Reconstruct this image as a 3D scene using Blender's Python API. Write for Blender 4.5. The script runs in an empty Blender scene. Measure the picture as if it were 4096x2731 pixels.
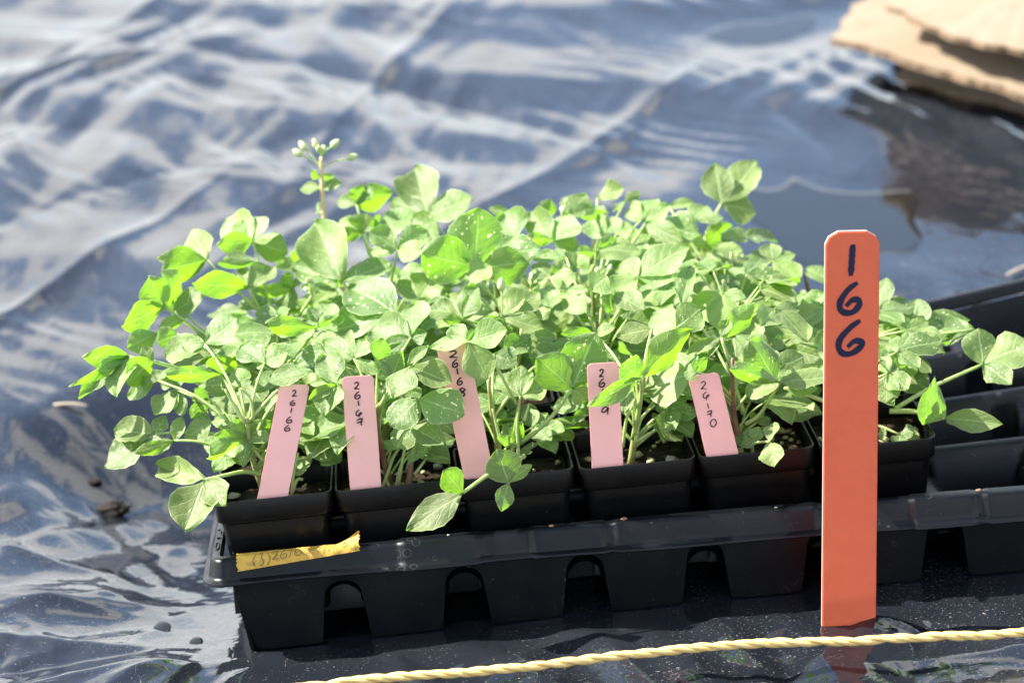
import bpy, math, random
import numpy as np
from mathutils import Vector, Matrix
random.seed(7); rng = np.random.default_rng(7)
R_ = math.radians
SC = bpy.context.scene
COL = SC.collection

# ------------------------------------------------------------------ camera, sky, sun, exposure
S = 0.065                                   # pot pitch in metres: tray coordinates are in pots
WM = np.array([[0.999397, 0.006499, -0.034117], [0.0, 0.982336, 0.187125], [0.03473, -0.187012, 0.981744]])   # tray -> world
CR = np.array([[0.995193, -0.060217, -0.077234], [-0.087479, -0.192022, -0.977484], [0.04403, 0.979541, -0.196366]])  # camera axes in the tray frame
CP = np.array([0.10178, -1.42451, 0.35768])
FPX = 11010.0
CW = WM @ CP
cam_d = bpy.data.cameras.new('camera')
cam = bpy.data.objects.new('camera', cam_d); COL.objects.link(cam); SC.camera = cam
ax, ay, az = WM @ CR[0], -(WM @ CR[1]), -(WM @ CR[2])
cam.matrix_world = Matrix([[ax[i], ay[i], az[i], CW[i]] for i in range(3)] + [[0, 0, 0, 1]])
cam_d.sensor_width = 36.0; cam_d.lens = FPX / 4096 * 36
cam_d.clip_start = 0.05; cam_d.clip_end = 2000
cam_d.dof.use_dof = True; cam_d.dof.focus_distance = 1.435; cam_d.dof.aperture_fstop = 7.5
cam_d.dof.aperture_blades = 9

SUN_EL, SUN_ROT = R_(42), R_(-70)
w = bpy.data.worlds.new('World'); SC.world = w; w.use_nodes = True
nt = w.node_tree; bg = nt.nodes['Background']
sky = nt.nodes.new('ShaderNodeTexSky'); sky.sky_type = 'NISHITA'; sky.sun_disc = False
sky.sun_elevation = SUN_EL; sky.sun_rotation = SUN_ROT; sky.air_density = 1.0; sky.dust_density = 1.0; sky.ozone_density = 1.0
def clouds(nt, loc):
    n = nt.nodes; l = nt.links
    tc = n.new('ShaderNodeTexCoord'); sp = n.new('ShaderNodeSeparateXYZ'); l.new(tc.outputs['Generated'], sp.inputs[0])
    def mth(op, a, b=0.0, c=0.0):
        x = n.new('ShaderNodeMath'); x.operation = op
        for i, v in enumerate((a, b, c)):
            if hasattr(v, 'links'): l.new(v, x.inputs[i])
            else: x.inputs[i].default_value = v
        return x.outputs[0]
    zz = mth('ADD', mth('MAXIMUM', sp.outputs[2], 0.0), 0.16)
    cb = n.new('ShaderNodeCombineXYZ'); l.new(mth('DIVIDE', sp.outputs[0], zz), cb.inputs[0]); l.new(mth('DIVIDE', sp.outputs[1], zz), cb.inputs[1])
    mp = n.new('ShaderNodeMapping'); mp.inputs['Location'].default_value = loc; l.new(cb.outputs[0], mp.inputs[0])
    ns = n.new('ShaderNodeTexNoise'); ns.inputs['Scale'].default_value = 1.5; ns.inputs['Detail'].default_value = 6.0; ns.inputs['Roughness'].default_value = 0.52; ns.inputs['Distortion'].default_value = 0.25
    l.new(mp.outputs[0], ns.inputs['Vector'])
    th = n.new('ShaderNodeMapRange'); th.inputs[1].default_value = 0.0; th.inputs[2].default_value = 0.65; th.inputs[3].default_value = 0.36; th.inputs[4].default_value = 0.53; l.new(sp.outputs[2], th.inputs[0])
    r = n.new('ShaderNodeMapRange'); r.interpolation_type = 'SMOOTHSTEP'; l.new(ns.outputs[0], r.inputs[0]); l.new(th.outputs[0], r.inputs[1]); l.new(mth('ADD', th.outputs[0], 0.085), r.inputs[2])
    return r.outputs[0], mp
cf, _ = clouds(nt, (4.11, 1.83, 6.3))      # a broken cloud deck, denser towards the horizon all round
cmx = nt.nodes.new('ShaderNodeMix'); cmx.data_type = 'RGBA'; cmx.inputs[7].default_value = (6.1, 6.1, 6.2, 1)
nt.links.new(cf, cmx.inputs[0]); nt.links.new(sky.outputs[0], cmx.inputs[6]); nt.links.new(cmx.outputs[2], bg.inputs[0]); bg.inputs[1].default_value = 0.105
sd = bpy.data.lights.new('sun', 'SUN'); sd.energy = 4.6; sd.angle = R_(0.55); sd.color = (1.0, 0.95, 0.87)
sun = bpy.data.objects.new('sun', sd); COL.objects.link(sun)
SUNV = np.array([math.sin(SUN_ROT) * math.cos(SUN_EL), math.cos(SUN_ROT) * math.cos(SUN_EL), math.sin(SUN_EL)])
sun.rotation_euler = Vector(SUNV).to_track_quat('Z', 'Y').to_euler()
SC.view_settings.view_transform = 'Standard'; SC.view_settings.look = 'None'
SC.view_settings.exposure = 1.80; SC.view_settings.gamma = 1.0; SC.view_settings.use_curve_mapping = False
SC.render.engine = 'CYCLES'
SC.cycles.use_denoising = True
SC.cycles.max_bounces = 10; SC.cycles.transmission_bounces = 6
SC.cycles.caustics_reflective = False; SC.cycles.caustics_refractive = False
SC.cycles.sample_clamp_indirect = 6.0

# ------------------------------------------------------------------ frames
def deform(X, Y, Z):                        # the soft tray is bent and twisted a little
    return np.array([X, Y, Z + (0.1804 * X + 0.0137 * X * X) * Y * 0.1 - 0.1791 * (X - 3) ** 2 * 0.01])
def T(X, Y, Z): return WM @ (deform(X, Y, Z) * S)
def wray(u, v):
    return WM @ (CR.T @ np.array([(u - 2048) / FPX, (v - 1365.5) / FPX, 1.0]))
def at_Y(u, v, Y):                          # point seen at a pixel on the upright tray plane Y
    d = CR.T @ np.array([(u - 2048) / FPX, (v - 1365.5) / FPX, 1.0])
    t = (Y * S - CP[1]) / d[1]
    return WM @ (CP + d * t)
def at_z(u, v, z):
    d = wray(u, v); return CW + d * ((z - CW[2]) / d[2])
def at_plane(u, v, o, n):
    d = wray(u, v); return CW + d * (np.dot(o - CW, n) / np.dot(d, n))
def unit(a): a = np.asarray(a, float); return a / (np.linalg.norm(a) + 1e-12)

# ------------------------------------------------------------------ materials
class NB:
    def __init__(s, name):
        s.m = bpy.data.materials.new(name); s.m.use_nodes = True; s.t = s.m.node_tree
        s.b = s.t.nodes['Principled BSDF']; s.out = s.t.nodes['Material Output']
    def n(s, ty, **kw):
        x = s.t.nodes.new(ty)
        for k, v in kw.items():
            if k.startswith('i_'): x.inputs[int(k[2:]) if k[2:].isdigit() else k[2:].replace('_', ' ')].default_value = v
            else: setattr(x, k, v)
        return x
    def l(s, a, b): s.t.links.new(a, b)
    def sock(s, node, i, v):
        if hasattr(v, 'is_linked') or hasattr(v, 'links'): s.l(v, node.inputs[i])
        else: node.inputs[i].default_value = v
    def math(s, op, a, b=0.0, c=0.0, clamp=False):
        x = s.n('ShaderNodeMath', operation=op, use_clamp=clamp)
        for i, v in enumerate((a, b, c)): s.sock(x, i, v)
        return x.outputs[0]
    def mix(s, f, a, b):
        x = s.n('ShaderNodeMix', data_type='RGBA')
        s.sock(x, 0, f)
        for i, v in ((6, a), (7, b)): s.sock(x, i, (*v, 1) if isinstance(v, tuple) and len(v) == 3 else v)
        return x.outputs[2]
    def ramp(s, f, stops):
        x = s.n('ShaderNodeValToRGB'); e = x.color_ramp.elements
        while len(e) < len(stops): e.new(0.5)
        for q, (p, c) in zip(e, stops): q.position = p; q.color = (*c, 1) if len(c) == 3 else c
        s.sock(x, 0, f); return x.outputs[0]
    def mapr(s, v, a, b, c=0.0, d=1.0):
        x = s.n('ShaderNodeMapRange', interpolation_type='SMOOTHSTEP')
        for i, q in enumerate((v, a, b, c, d)): s.sock(x, i, q)
        return x.outputs[0]
    def noise(s, vec, scale, detail=3.0, rough=0.55, dist=0.0, out=0):
        x = s.n('ShaderNodeTexNoise'); x.inputs['Scale'].default_value = scale; x.inputs['Detail'].default_value = detail
        x.inputs['Roughness'].default_value = rough; x.inputs['Distortion'].default_value = dist
        if vec is not None: s.l(vec, x.inputs['Vector'])
        return x.outputs[out]
    def coord(s, which='Object'): return s.n('ShaderNodeTexCoord').outputs[which]
    def mapping(s, vec, scale=(1, 1, 1), rot=(0, 0, 0), loc=(0, 0, 0)):
        x = s.n('ShaderNodeMapping'); s.l(vec, x.inputs[0])
        x.inputs['Scale'].default_value = scale; x.inputs['Rotation'].default_value = rot; x.inputs['Location'].default_value = loc
        return x.outputs[0]
    def bump(s, h, strength=0.3, dist=0.001, normal=None):
        x = s.n('ShaderNodeBump'); x.inputs['Strength'].default_value = strength; x.inputs['Distance'].default_value = dist
        s.l(h, x.inputs['Height'])
        if normal is not None: s.l(normal, x.inputs['Normal'])
        return x.outputs[0]
    def set(s, **kw):
        for k, v in kw.items(): s.sock(s.b, s.b.inputs.find(k.replace('_', ' ')), (*v, 1) if isinstance(v, tuple) and len(v) == 3 else v)
        return s

def mat_leaf(name, top, trans, spot):
    k = NB(name); uvm = k.n('ShaderNodeUVMap'); sep = k.n('ShaderNodeSeparateXYZ'); k.l(uvm.outputs[0], sep.inputs[0])
    u, v = sep.outputs[0], sep.outputs[1]
    m = k.math('ABSOLUTE', k.math('MULTIPLY_ADD', v, 2.0, -1.0))
    # side veins leave the midrib forwards
    oi = k.n('ShaderNodeObjectInfo'); rnd = oi.outputs['Random']
    wob = k.noise(uvm.outputs[0], 4.0, 2)
    q = k.math('SUBTRACT', k.math('MULTIPLY', u, k.math('MULTIPLY_ADD', rnd, 3.0, 4.6)), k.math('MULTIPLY', k.math('POWER', m, 0.8), 1.7))
    q = k.math('ADD', q, k.math('MULTIPLY', wob, 0.9))
    fr = k.math('PINGPONG', q, 0.5)
    side = k.mapr(fr, 0.0, 0.085, 1.0, 0.0)
    side = k.math('MULTIPLY', side, k.mapr(m, 0.75, 1.0, 1.0, 0.2))
    mid = k.mapr(k.math('MULTIPLY', m, k.math('MULTIPLY_ADD', u, 0.6, 0.55)), 0.015, 0.055, 1.0, 0.0)
    vein = k.math('MAXIMUM', k.math('MULTIPLY', side, 0.42), mid)
    # offset the noise per leaf
    comb = k.n('ShaderNodeCombineXYZ'); k.l(k.math('MULTIPLY', rnd, 91.0), comb.inputs[2]); 
    addv = k.n('ShaderNodeVectorMath', operation='ADD'); k.l(uvm.outputs[0], addv.inputs[0]); k.l(comb.outputs[0], addv.inputs[1])
    vec = addv.outputs[0]
    n1 = k.noise(vec, 3.2, 4, 0.6); nq = k.noise(vec, 8.5, 2, 0.5); n2 = k.noise(vec, 22.0, 3, 0.6)
    vor = k.n('ShaderNodeTexVoronoi', feature='F1'); vor.inputs['Scale'].default_value = 11.0; k.l(vec, vor.inputs['Vector'])
    wn = k.noise(vec, 5.0, 2)
    th = k.math('MULTIPLY', k.math('SUBTRACT', wn, 0.46), k.math('MULTIPLY', rnd, spot))
    spots = k.mapr(k.math('SUBTRACT', vor.outputs['Distance'], th), 0.0, 0.07, 1.0, 0.0)
    edge = k.mapr(m, 0.93, 1.0)
    dark = tuple(c * 0.72 for c in top)
    c0 = k.mix(k.mapr(n1, 0.3, 0.7), dark, top)
    c0 = k.mix(k.math('MULTIPLY', n2, 0.25), c0, tuple(c * 1.35 for c in top))
    hue = k.n('ShaderNodeHueSaturation'); k.l(c0, hue.inputs['Color'])
    k.l(k.math('MULTIPLY_ADD', rnd, 0.040, 0.478), hue.inputs['Hue']); k.l(k.math('MULTIPLY_ADD', k.math('FRACT', k.math('MULTIPLY', rnd, 7.31)), 0.52, 0.60), hue.inputs['Value'])
    c1 = k.mix(k.math('MULTIPLY', vein, 0.60), hue.outputs[0], (0.30, 0.40, 0.17))
    c1 = k.mix(k.math('MULTIPLY', edge, 0.55), c1, (0.46, 0.50, 0.27))
    c1 = k.mix(k.math('MULTIPLY', spots, 0.8), c1, (0.60, 0.56, 0.36))
    hgt = k.math('ADD', k.math('MULTIPLY', vein, -1.0), k.math('ADD', k.math('MULTIPLY', fr, 0.25), k.math('MULTIPLY', nq, 1.1)))
    bmp = k.bump(hgt, 0.42, 0.0010); bmp = k.bump(n2, 0.12, 0.0003, bmp)
    k.set(Base_Color=c1, Roughness=0.55, Normal=bmp, Specular_IOR_Level=0.32)
    tr = k.n('ShaderNodeBsdfTranslucent'); k.l(bmp, tr.inputs['Normal'])
    tc = k.mix(k.math('MULTIPLY', vein, 0.45), k.mix(k.mapr(n1, 0.3, 0.7), trans, tuple(c * 0.75 for c in trans)), (0.16, 0.28, 0.03))
    tc = k.mix(k.math('MULTIPLY', spots, 0.7), tc, (0.62, 0.62, 0.30))
    k.l(tc, tr.inputs['Color'])
    ms = k.n('ShaderNodeAddShader')
    k.l(k.b.outputs[0], ms.inputs[0]); k.l(tr.outputs[0], ms.inputs[1]); k.l(ms.outputs[0], k.out.inputs[0])
    return k.m

M = {}
M['leaf'] = mat_leaf('leaf_green', (0.140, 0.200, 0.062), (0.118, 0.262, 0.010), 1.7)
M['leaf_young'] = mat_leaf('leaf_young_green', (0.148, 0.220, 0.055), (0.145, 0.305, 0.008), 0.9)

def mat_stem(name, a, b, tr):
    k = NB(name); co = k.coord('Object'); n1 = k.noise(co, 60, 3); n2 = k.noise(co, 900, 2)
    c = k.mix(k.mapr(n1, 0.35, 0.65), a, b)
    k.set(Base_Color=c, Roughness=0.5, Normal=k.bump(n2, 0.3, 0.0005), Subsurface_Weight=0.25, Subsurface_Scale=0.004)
    k.b.inputs['Subsurface Radius'].default_value = (0.4, 1.0, 0.2)
    return k.m
M['petiole'] = mat_stem('petiole_green', (0.30, 0.40, 0.12), (0.38, 0.44, 0.17), 0)
M['stem'] = mat_stem('stem_green', (0.25, 0.33, 0.10), (0.34, 0.30, 0.13), 0)
M['stem_brown'] = mat_stem('stem_purple', (0.16, 0.06, 0.05), (0.22, 0.16, 0.07), 0)
M['stem_tan'] = mat_stem('stem_tan', (0.52, 0.38, 0.20), (0.55, 0.44, 0.25), 0)
M['bud'] = mat_stem('bud_green', (0.38, 0.46, 0.20), (0.52, 0.55, 0.30), 0)

def mat_plastic(name, col, rough, wear=0.5):
    k = NB(name); co = k.coord('Object')
    n1 = k.noise(co, 35, 4, 0.6); n2 = k.noise(co, 420, 3, 0.6); n3 = k.noise(co, 2600, 2)
    # dried water rings and dust
    vor = k.n('ShaderNodeTexVoronoi', feature='F1'); vor.inputs['Scale'].default_value = 150.0; k.l(co, vor.inputs['Vector'])
    ring = k.math('MULTIPLY', k.mapr(k.math('ABSOLUTE', k.math('SUBTRACT', vor.outputs['Distance'], 0.33)), 0.0, 0.03, 1.0, 0.0), k.mapr(n1, 0.55, 0.68))
    spk = k.mapr(n2, 0.70, 0.78)
    c = k.mix(k.math('MULTIPLY', ring, 0.10 * wear), col, (0.35, 0.36, 0.38))
    c = k.mix(k.math('MULTIPLY', spk, 0.18 * wear), c, (0.40, 0.36, 0.30))
    r = k.math('ADD', k.mapr(n1, 0.3, 0.7, rough - 0.05, rough + 0.09), k.math('MULTIPLY', ring, 0.15))
    k.set(Base_Color=c, Roughness=r, Normal=k.bump(k.math('ADD', n3, k.math('MULTIPLY', n1, 2.0)), 0.08, 0.0006), Specular_IOR_Level=0.27)
    return k.m
M['pot'] = mat_plastic('black_pot_plastic', (0.0032, 0.0033, 0.0036), 0.31, 1.3)
M['tray'] = mat_plastic('black_tray_plastic', (0.0028, 0.0033, 0.0046), 0.32, 1.8)

def mat_soil():
    k = NB('potting_soil'); co = k.coord('Object')
    n1 = k.noise(co, 180, 5, 0.7); n2 = k.noise(co, 900, 4, 0.7)
    c = k.ramp(n1, [(0.3, (0.008, 0.006, 0.004)), (0.50, (0.032, 0.021, 0.013)), (0.62, (0.075, 0.048, 0.028)), (0.76, (0.18, 0.12, 0.075))])
    k.set(Base_Color=c, Roughness=0.95, Normal=k.bump(n2, 1.0, 0.004), Specular_IOR_Level=0.15); return k.m
M['soil'] = mat_soil()
def mat_simple(name, a, b, sc, rough, bump=0.3, bsc=400, bd=0.0006, spec=0.4, trans=None):
    k = NB(name); co = k.coord('Object'); n1 = k.noise(co, sc, 4, 0.6); n2 = k.noise(co, bsc, 4, 0.6)
    k.set(Base_Color=k.mix(k.mapr(n1, 0.3, 0.7), a, b), Roughness=rough, Normal=k.bump(n2, bump, bd), Specular_IOR_Level=spec)
    if trans:
        tr = k.n('ShaderNodeBsdfTranslucent'); tr.inputs['Color'].default_value = (*trans, 1)
        ms = k.n('ShaderNodeAddShader'); k.l(k.b.outputs[0], ms.inputs[0]); k.l(tr.outputs[0], ms.inputs[1]); k.l(ms.outputs[0], k.out.inputs[0])
    return k.m
M['granule'] = mat_simple('fertiliser_granule', (0.36, 0.32, 0.14), (0.58, 0.53, 0.30), 200, 0.8, 0.6, 900, 0.001)
M['perlite'] = mat_simple('pale_grit', (0.62, 0.58, 0.50), (0.40, 0.34, 0.26), 200, 0.85, 0.6, 900, 0.001)
M['bark'] = mat_simple('bark_chip', (0.20, 0.11, 0.06), (0.34, 0.21, 0.13), 200, 0.85, 0.6, 900, 0.001)
M['pink'] = mat_simple('pink_stake', (0.83, 0.47, 0.415), (0.86, 0.495, 0.44), 90, 0.62, 0.35, 1500, 0.0004, 0.25, (0.17, 0.062, 0.072))
M['orange'] = mat_simple('orange_stake', (0.76, 0.150, 0.072), (0.80, 0.165, 0.080), 70, 0.6, 0.35, 1100, 0.0005, 0.25, (0.05, 0.008, 0.003))
M['stake_core'] = mat_simple('stake_core_edge', (0.62, 0.42, 0.34), (0.62, 0.45, 0.38), 70, 0.6)
M['ink_navy'] = mat_simple('navy_marker_ink', (0.006, 0.008, 0.032), (0.010, 0.012, 0.045), 300, 0.45, 0.05)
M['ink_dark'] = mat_simple('dark_marker_ink', (0.020, 0.003, 0.010), (0.035, 0.006, 0.016), 300, 0.45, 0.05)
M['ink_pen'] = mat_simple('pen_ink', (0.04, 0.03, 0.02), (0.07, 0.05, 0.03), 300, 0.6, 0.05)
M['rope'] = mat_simple('yellow_rope', (0.74, 0.50, 0.15), (0.82, 0.62, 0.26), 500, 0.5, 0.5, 1200, 0.0006, 0.4, (0.10, 0.06, 0.01))

def mat_tape():
    k = NB('masking_tape'); co = k.coord('Object'); n1 = k.noise(co, 220, 4, 0.7); n2 = k.noise(k.mapping(co, (1, 6, 1)), 500, 3)
    c = k.mix(k.mapr(n1, 0.45, 0.62), (0.60, 0.36, 0.045), (0.45, 0.27, 0.04))
    c = k.mix(k.math('MULTIPLY', k.mapr(n1, 0.60, 0.72), 0.5), c, (0.16, 0.12, 0.05))
    k.set(Base_Color=c, Roughness=0.6, Normal=k.bump(n2, 0.4, 0.0005)); return k.m
M['tape'] = mat_tape()

def mat_sheet():
    k = NB('black_plastic_film'); co = k.coord('Object')
    n1 = k.noise(co, 6, 4, 0.6); n2 = k.noise(co, 38, 5, 0.65, 0.6); n4 = k.noise(co, 16, 4, 0.6, 0.5)
    spk = k.noise(k.mapping(co, (1, 2.2, 1)), 560, 3, 0.65); spk2 = k.noise(co, 240, 3, 0.7)
    scr = k.noise(k.mapping(co, (0.30, 3.2, 0.0), (0, 0, 0.5)), 150, 4, 0.7, 0.9)
    scr2 = k.noise(k.mapping(co, (3.0, 0.35, 0.0), (0, 0, 0.25)), 120, 4, 0.7, 0.9)
    area = k.mapr(n2, 0.46, 0.62); area2 = k.mapr(n4, 0.40, 0.60)
    dust = k.math('MULTIPLY', k.mapr(spk, 0.63, 0.70), k.math('MULTIPLY_ADD', area2, 0.95, 0.03))
    dust = k.math('MAXIMUM', dust, k.math('MULTIPLY', k.math('MAXIMUM', k.mapr(scr, 0.64, 0.73), k.math('MULTIPLY', k.mapr(scr2, 0.66, 0.74), 0.7)), area))
    dust = k.math('MAXIMUM', dust, k.math('MULTIPLY', k.mapr(spk2, 0.66, 0.74), k.math('MULTIPLY', area, area2)))
    film = k.mapr(n1, 0.35, 0.7, 0.008, 0.028)
    c = k.mix(film, (0.0060, 0.0075, 0.0110), (0.30, 0.33, 0.38))
    c = k.mix(k.math('MULTIPLY', dust, 0.55), c, (0.46, 0.42, 0.36))
    rough = k.math('ADD', k.mapr(n2, 0.35, 0.7, 0.035, 0.085), k.math('MULTIPLY', dust, 0.30))
    fine2 = k.noise(k.mapping(co, (2.0, 0.9, 1), (0, 0, -0.5)), 20, 2, 0.45, 1.2)
    fine3 = k.noise(k.mapping(co, (0.9, 1.8, 1), (0, 0, 0.7)), 34, 2, 0.45, 0.8)
    ridg = k.math('ADD', k.math('ABSOLUTE', k.math('SUBTRACT', fine2, 0.5)), k.math('MULTIPLY', k.math('ABSOLUTE', k.math('SUBTRACT', fine3, 0.5)), 0.5))
    bm = k.bump(ridg, 0.10, 0.006)
    k.set(Base_Color=c, Roughness=rough, Normal=bm, Specular_IOR_Level=0.62)
    return k.m
M['sheet'] = mat_sheet()
def mat_water():
    k = NB('puddle_water'); co = k.coord('Object'); n = k.noise(co, 22, 2)
    k.set(Base_Color=(0.012, 0.012, 0.012), Roughness=0.02, Normal=k.bump(n, 0.02, 0.002)); k.b.inputs['IOR'].default_value = 1.33
    return k.m
M['water'] = mat_water()
def mat_card():
    k = NB('cardboard'); co = k.coord('Object'); n1 = k.noise(co, 7, 4, 0.6); n2 = k.noise(k.mapping(co, (8, 1, 1)), 60, 3); n3 = k.noise(co, 300, 3)
    c = k.mix(k.mapr(n1, 0.35, 0.7), (0.20, 0.148, 0.094), (0.245, 0.187, 0.125)); c = k.mix(k.math('MULTIPLY', k.mapr(n1, 0.58, 0.72), 0.55), c, (0.13, 0.085, 0.045))
    k.set(Base_Color=c, Roughness=0.85, Normal=k.bump(k.math('ADD', n2, n3), 0.25, 0.001)); return k.m
M['card'] = mat_card()
M['card_edge'] = mat_simple('torn_cardboard_edge', (0.10, 0.065, 0.036), (0.24, 0.165, 0.10), 120, 0.9, 0.8, 500, 0.002)
M['earth'] = mat_simple('garden_soil', (0.045, 0.031, 0.020), (0.085, 0.058, 0.038), 3, 0.95, 0.9, 60, 0.02)
M['clod'] = mat_simple('wet_soil_clod', (0.008, 0.005, 0.003), (0.024, 0.013, 0.008), 300, 0.6, 1.0, 700, 0.003, 0.3)
M['straw'] = mat_simple('dry_straw', (0.38, 0.30, 0.22), (0.48, 0.40, 0.31), 100, 0.7)

# ------------------------------------------------------------------ mesh helpers
def mesh_obj(name, V, F, mat, parent=None, smooth=True, uv=None, mats=None, fm=None):
    me = bpy.data.meshes.new(name); me.from_pydata([tuple(map(float, v)) for v in V], [], F)
    for mm in (mats or [mat]): me.materials.append(mm)
    if fm is not None: me.polygons.foreach_set('material_index', fm)
    if smooth: me.polygons.foreach_set('use_smooth', [True] * len(me.polygons))
    me.update()
    return link(name, me, parent)
def link(name, me, parent=None, mw=None):
    o = bpy.data.objects.new(name, me); COL.objects.link(o)
    if parent is not None: o.parent = parent
    if mw is not None: o.matrix_basis = mw
    return o
def tag(o, label, cat, group=None, kind=None):
    o['label'] = label; o['category'] = cat
    if group: o['group'] = group
    if kind: o['kind'] = kind
    return o
def empty(name, mw):
    o = bpy.data.objects.new(name, None); COL.objects.link(o); o.empty_display_size = 0.02; o.matrix_world = mw; return o
def autosmooth(me, ang=35):
    import bmesh
    bm = bmesh.new(); bm.from_mesh(me); a = R_(ang)
    for e in bm.edges:
        if len(e.link_faces) == 2 and e.calc_face_angle(0) > a: e.smooth = False
    bm.to_mesh(me); bm.free()
def mat4(o, x, y, z): return Matrix([[x[i], y[i], z[i], o[i]] for i in range(3)] + [[0, 0, 0, 1]])
def catmull(P, n):
    P = np.asarray(P, float)
    if len(P) < 3: return np.array([P[0] + (P[-1] - P[0]) * t for t in np.linspace(0, 1, n)])
    Q = np.vstack([2 * P[0] - P[1], P, 2 * P[-1] - P[-2]]); out = []
    for t in np.linspace(0, len(P) - 1, n):
        i = min(int(t), len(P) - 2); f = t - i; a, b, c, d = Q[i:i + 4]
        out.append(0.5 * ((2 * b) + (c - a) * f + (2 * a - 5 * b + 4 * c - d) * f * f + (3 * b - a - 3 * c + d) * f ** 3))
    return np.array(out)
def tube(P, Rr, n=6, cap=True):
    P = np.asarray(P, float); m = len(P); Rr = np.broadcast_to(Rr, (m,)) if np.ndim(Rr) == 0 else np.asarray(Rr)
    V = []; F = []; tprev = None
    for i in range(m):
        t = unit(P[min(i + 1, m - 1)] - P[max(i - 1, 0)])
        if tprev is None:
            a = np.array([0, 0, 1.0]) if abs(t[2]) < 0.9 else np.array([1.0, 0, 0]); e1 = unit(np.cross(t, a))
        else: e1 = unit(e1 - t * np.dot(e1, t))
        e2 = np.cross(t, e1); tprev = t
        for k in range(n):
            g = 2 * math.pi * k / n; V.append(P[i] + Rr[i] * (math.cos(g) * e1 + math.sin(g) * e2))
    for i in range(m - 1):
        for k in range(n): F.append((i * n + k, i * n + (k + 1) % n, (i + 1) * n + (k + 1) % n, (i + 1) * n + k))
    if cap: F.append(tuple(range(n - 1, -1, -1))); F.append(tuple((m - 1) * n + k for k in range(n)))
    return V, F
def merge(*parts):
    V = []; F = []
    for v, f in parts:
        o = len(V); V += list(v); F += [tuple(i + o for i in q) for q in f]
    return V, F
def ribbon(P, wd, nrm):                     # flat ink stroke: P on the surface
    P = np.asarray(P); m = len(P); V = []; F = []
    for i in range(m):
        t = unit(P[min(i + 1, m - 1)] - P[max(i - 1, 0)]); b = np.cross(nrm, t)
        e = min(i, m - 1 - i) / (m - 1); ww = wd * (0.62 + 0.38 * min(1, e * 8)) * (1 + 0.10 * math.sin(i * 1.3))
        V += [P[i] - b * ww / 2, P[i] + b * ww / 2]
    for i in range(m - 1): F.append((2 * i, 2 * i + 2, 2 * i + 3, 2 * i + 1))
    return V, F

# numpy noise for the film
_perm = rng.permutation(4096); _ang = rng.random(4096) * 2 * math.pi
def gnoise(x, y, seed=0):
    xi = np.floor(x).astype(int); yi = np.floor(y).astype(int); fx = x - xi; fy = y - yi
    def g(a, b, dx, dy):
        h = _perm[(_perm[(a + seed * 57) & 4095] + b) & 4095]; t = _ang[h]; return np.cos(t) * dx + np.sin(t) * dy
    u = fx ** 3 * (fx * (fx * 6 - 15) + 10); v = fy ** 3 * (fy * (fy * 6 - 15) + 10)
    a = g(xi, yi, fx, fy); b = g(xi + 1, yi, fx - 1, fy); c = g(xi, yi + 1, fx, fy - 1); d = g(xi + 1, yi + 1, fx - 1, fy - 1)
    return (a + (b - a) * u) * (1 - v) + (c + (d - c) * u) * v
def voro(x, y, seed=0):
    xi = np.floor(x).astype(int); yi = np.floor(y).astype(int); f1 = np.full(x.shape, 9.0); f2 = np.full(x.shape, 9.0)
    for i in (-1, 0, 1):
        for j in (-1, 0, 1):
            h = _perm[(_perm[(xi + i + seed * 91) & 4095] + yi + j) & 4095]
            px = xi + i + 0.5 + 0.42 * np.cos(_ang[h]); py = yi + j + 0.5 + 0.42 * np.sin(_ang[(h * 7 + 3) & 4095])
            d = np.hypot(x - px, y - py); n1 = np.minimum(f1, d); f2 = np.where(d < f1, f1, np.minimum(f2, d)); f1 = n1
    return f1, f2
def sstep(a, b, x): t = np.clip((x - a) / (b - a), 0, 1); return t * t * (3 - 2 * t)

# ------------------------------------------------------------------ ground and plastic sheet
H = 1.30                                     # rim of a pot above the ground under the tray, in pots
def HX(x): return 1.275 - 0.015 * x
G0 = T(4, 0, -HX(4))[2] - 0.003
smp = np.array([T(a, b, -HX(a) - 0.012) for a in np.linspace(-0.2, 8.2, 10) for b in np.linspace(-0.2, 4.2, 6)])
def terms(x, y): return np.stack([np.ones_like(x), x, y, x * y, x * x, x * x * y], -1)
GS = (T(8, 0, -HX(8))[2] - T(0, 0, -HX(0))[2]) / 0.52
coef = np.linalg.lstsq(terms(smp[:, 0], smp[:, 1]), smp[:, 2], rcond=None)[0]
PUD1 = [(2890, 800), (2960, 745), (3060, 757), (3130, 745), (3168, 712), (3215, 728), (3290, 755), (3400, 770), (3530, 768), (3640, 762), (3680, 800), (3655, 880),
        (3690, 950), (3650, 1010), (3560, 1008), (3480, 1015), (3380, 1055), (3300, 1072), (3230, 1070), (3165, 1030), (3090, 955), (3040, 905), (2985, 880), (2920, 868)]
PUD2 = [(2800, 140), (2900, 105), (3020, 90), (3130, 82), (3215, 60), (3262, 62), (3250, 118), (3180, 150), (3080, 178), (2980, 182), (2890, 168)]
ZW = G0 + 0.002
puds = []
for pd in (PUD1, PUD2):
    q = np.array([at_z(a, b, ZW)[:2] for a, b in pd]); q = catmull(np.vstack([q, q[:1]]), 90)[:-1]; puds.append(q)
def poly_sd(x, y, q):                        # signed distance, negative inside
    d = np.full(x.shape, 9.0); ins = np.zeros(x.shape, bool)
    for i in range(len(q)):
        a = q[i]; b = q[(i + 1) % len(q)]; e = b - a
        t = np.clip(((x - a[0]) * e[0] + (y - a[1]) * e[1]) / (e @ e), 0, 1)
        d = np.minimum(d, np.hypot(x - a[0] - t * e[0], y - a[1] - t * e[1]))
        if abs(e[1]) > 1e-9:
            c = ((a[1] > y) != (b[1] > y)) & (x < e[0] * (y - a[1]) / e[1] + a[0]); ins ^= c
    return np.where(ins, -d, d)
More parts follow.
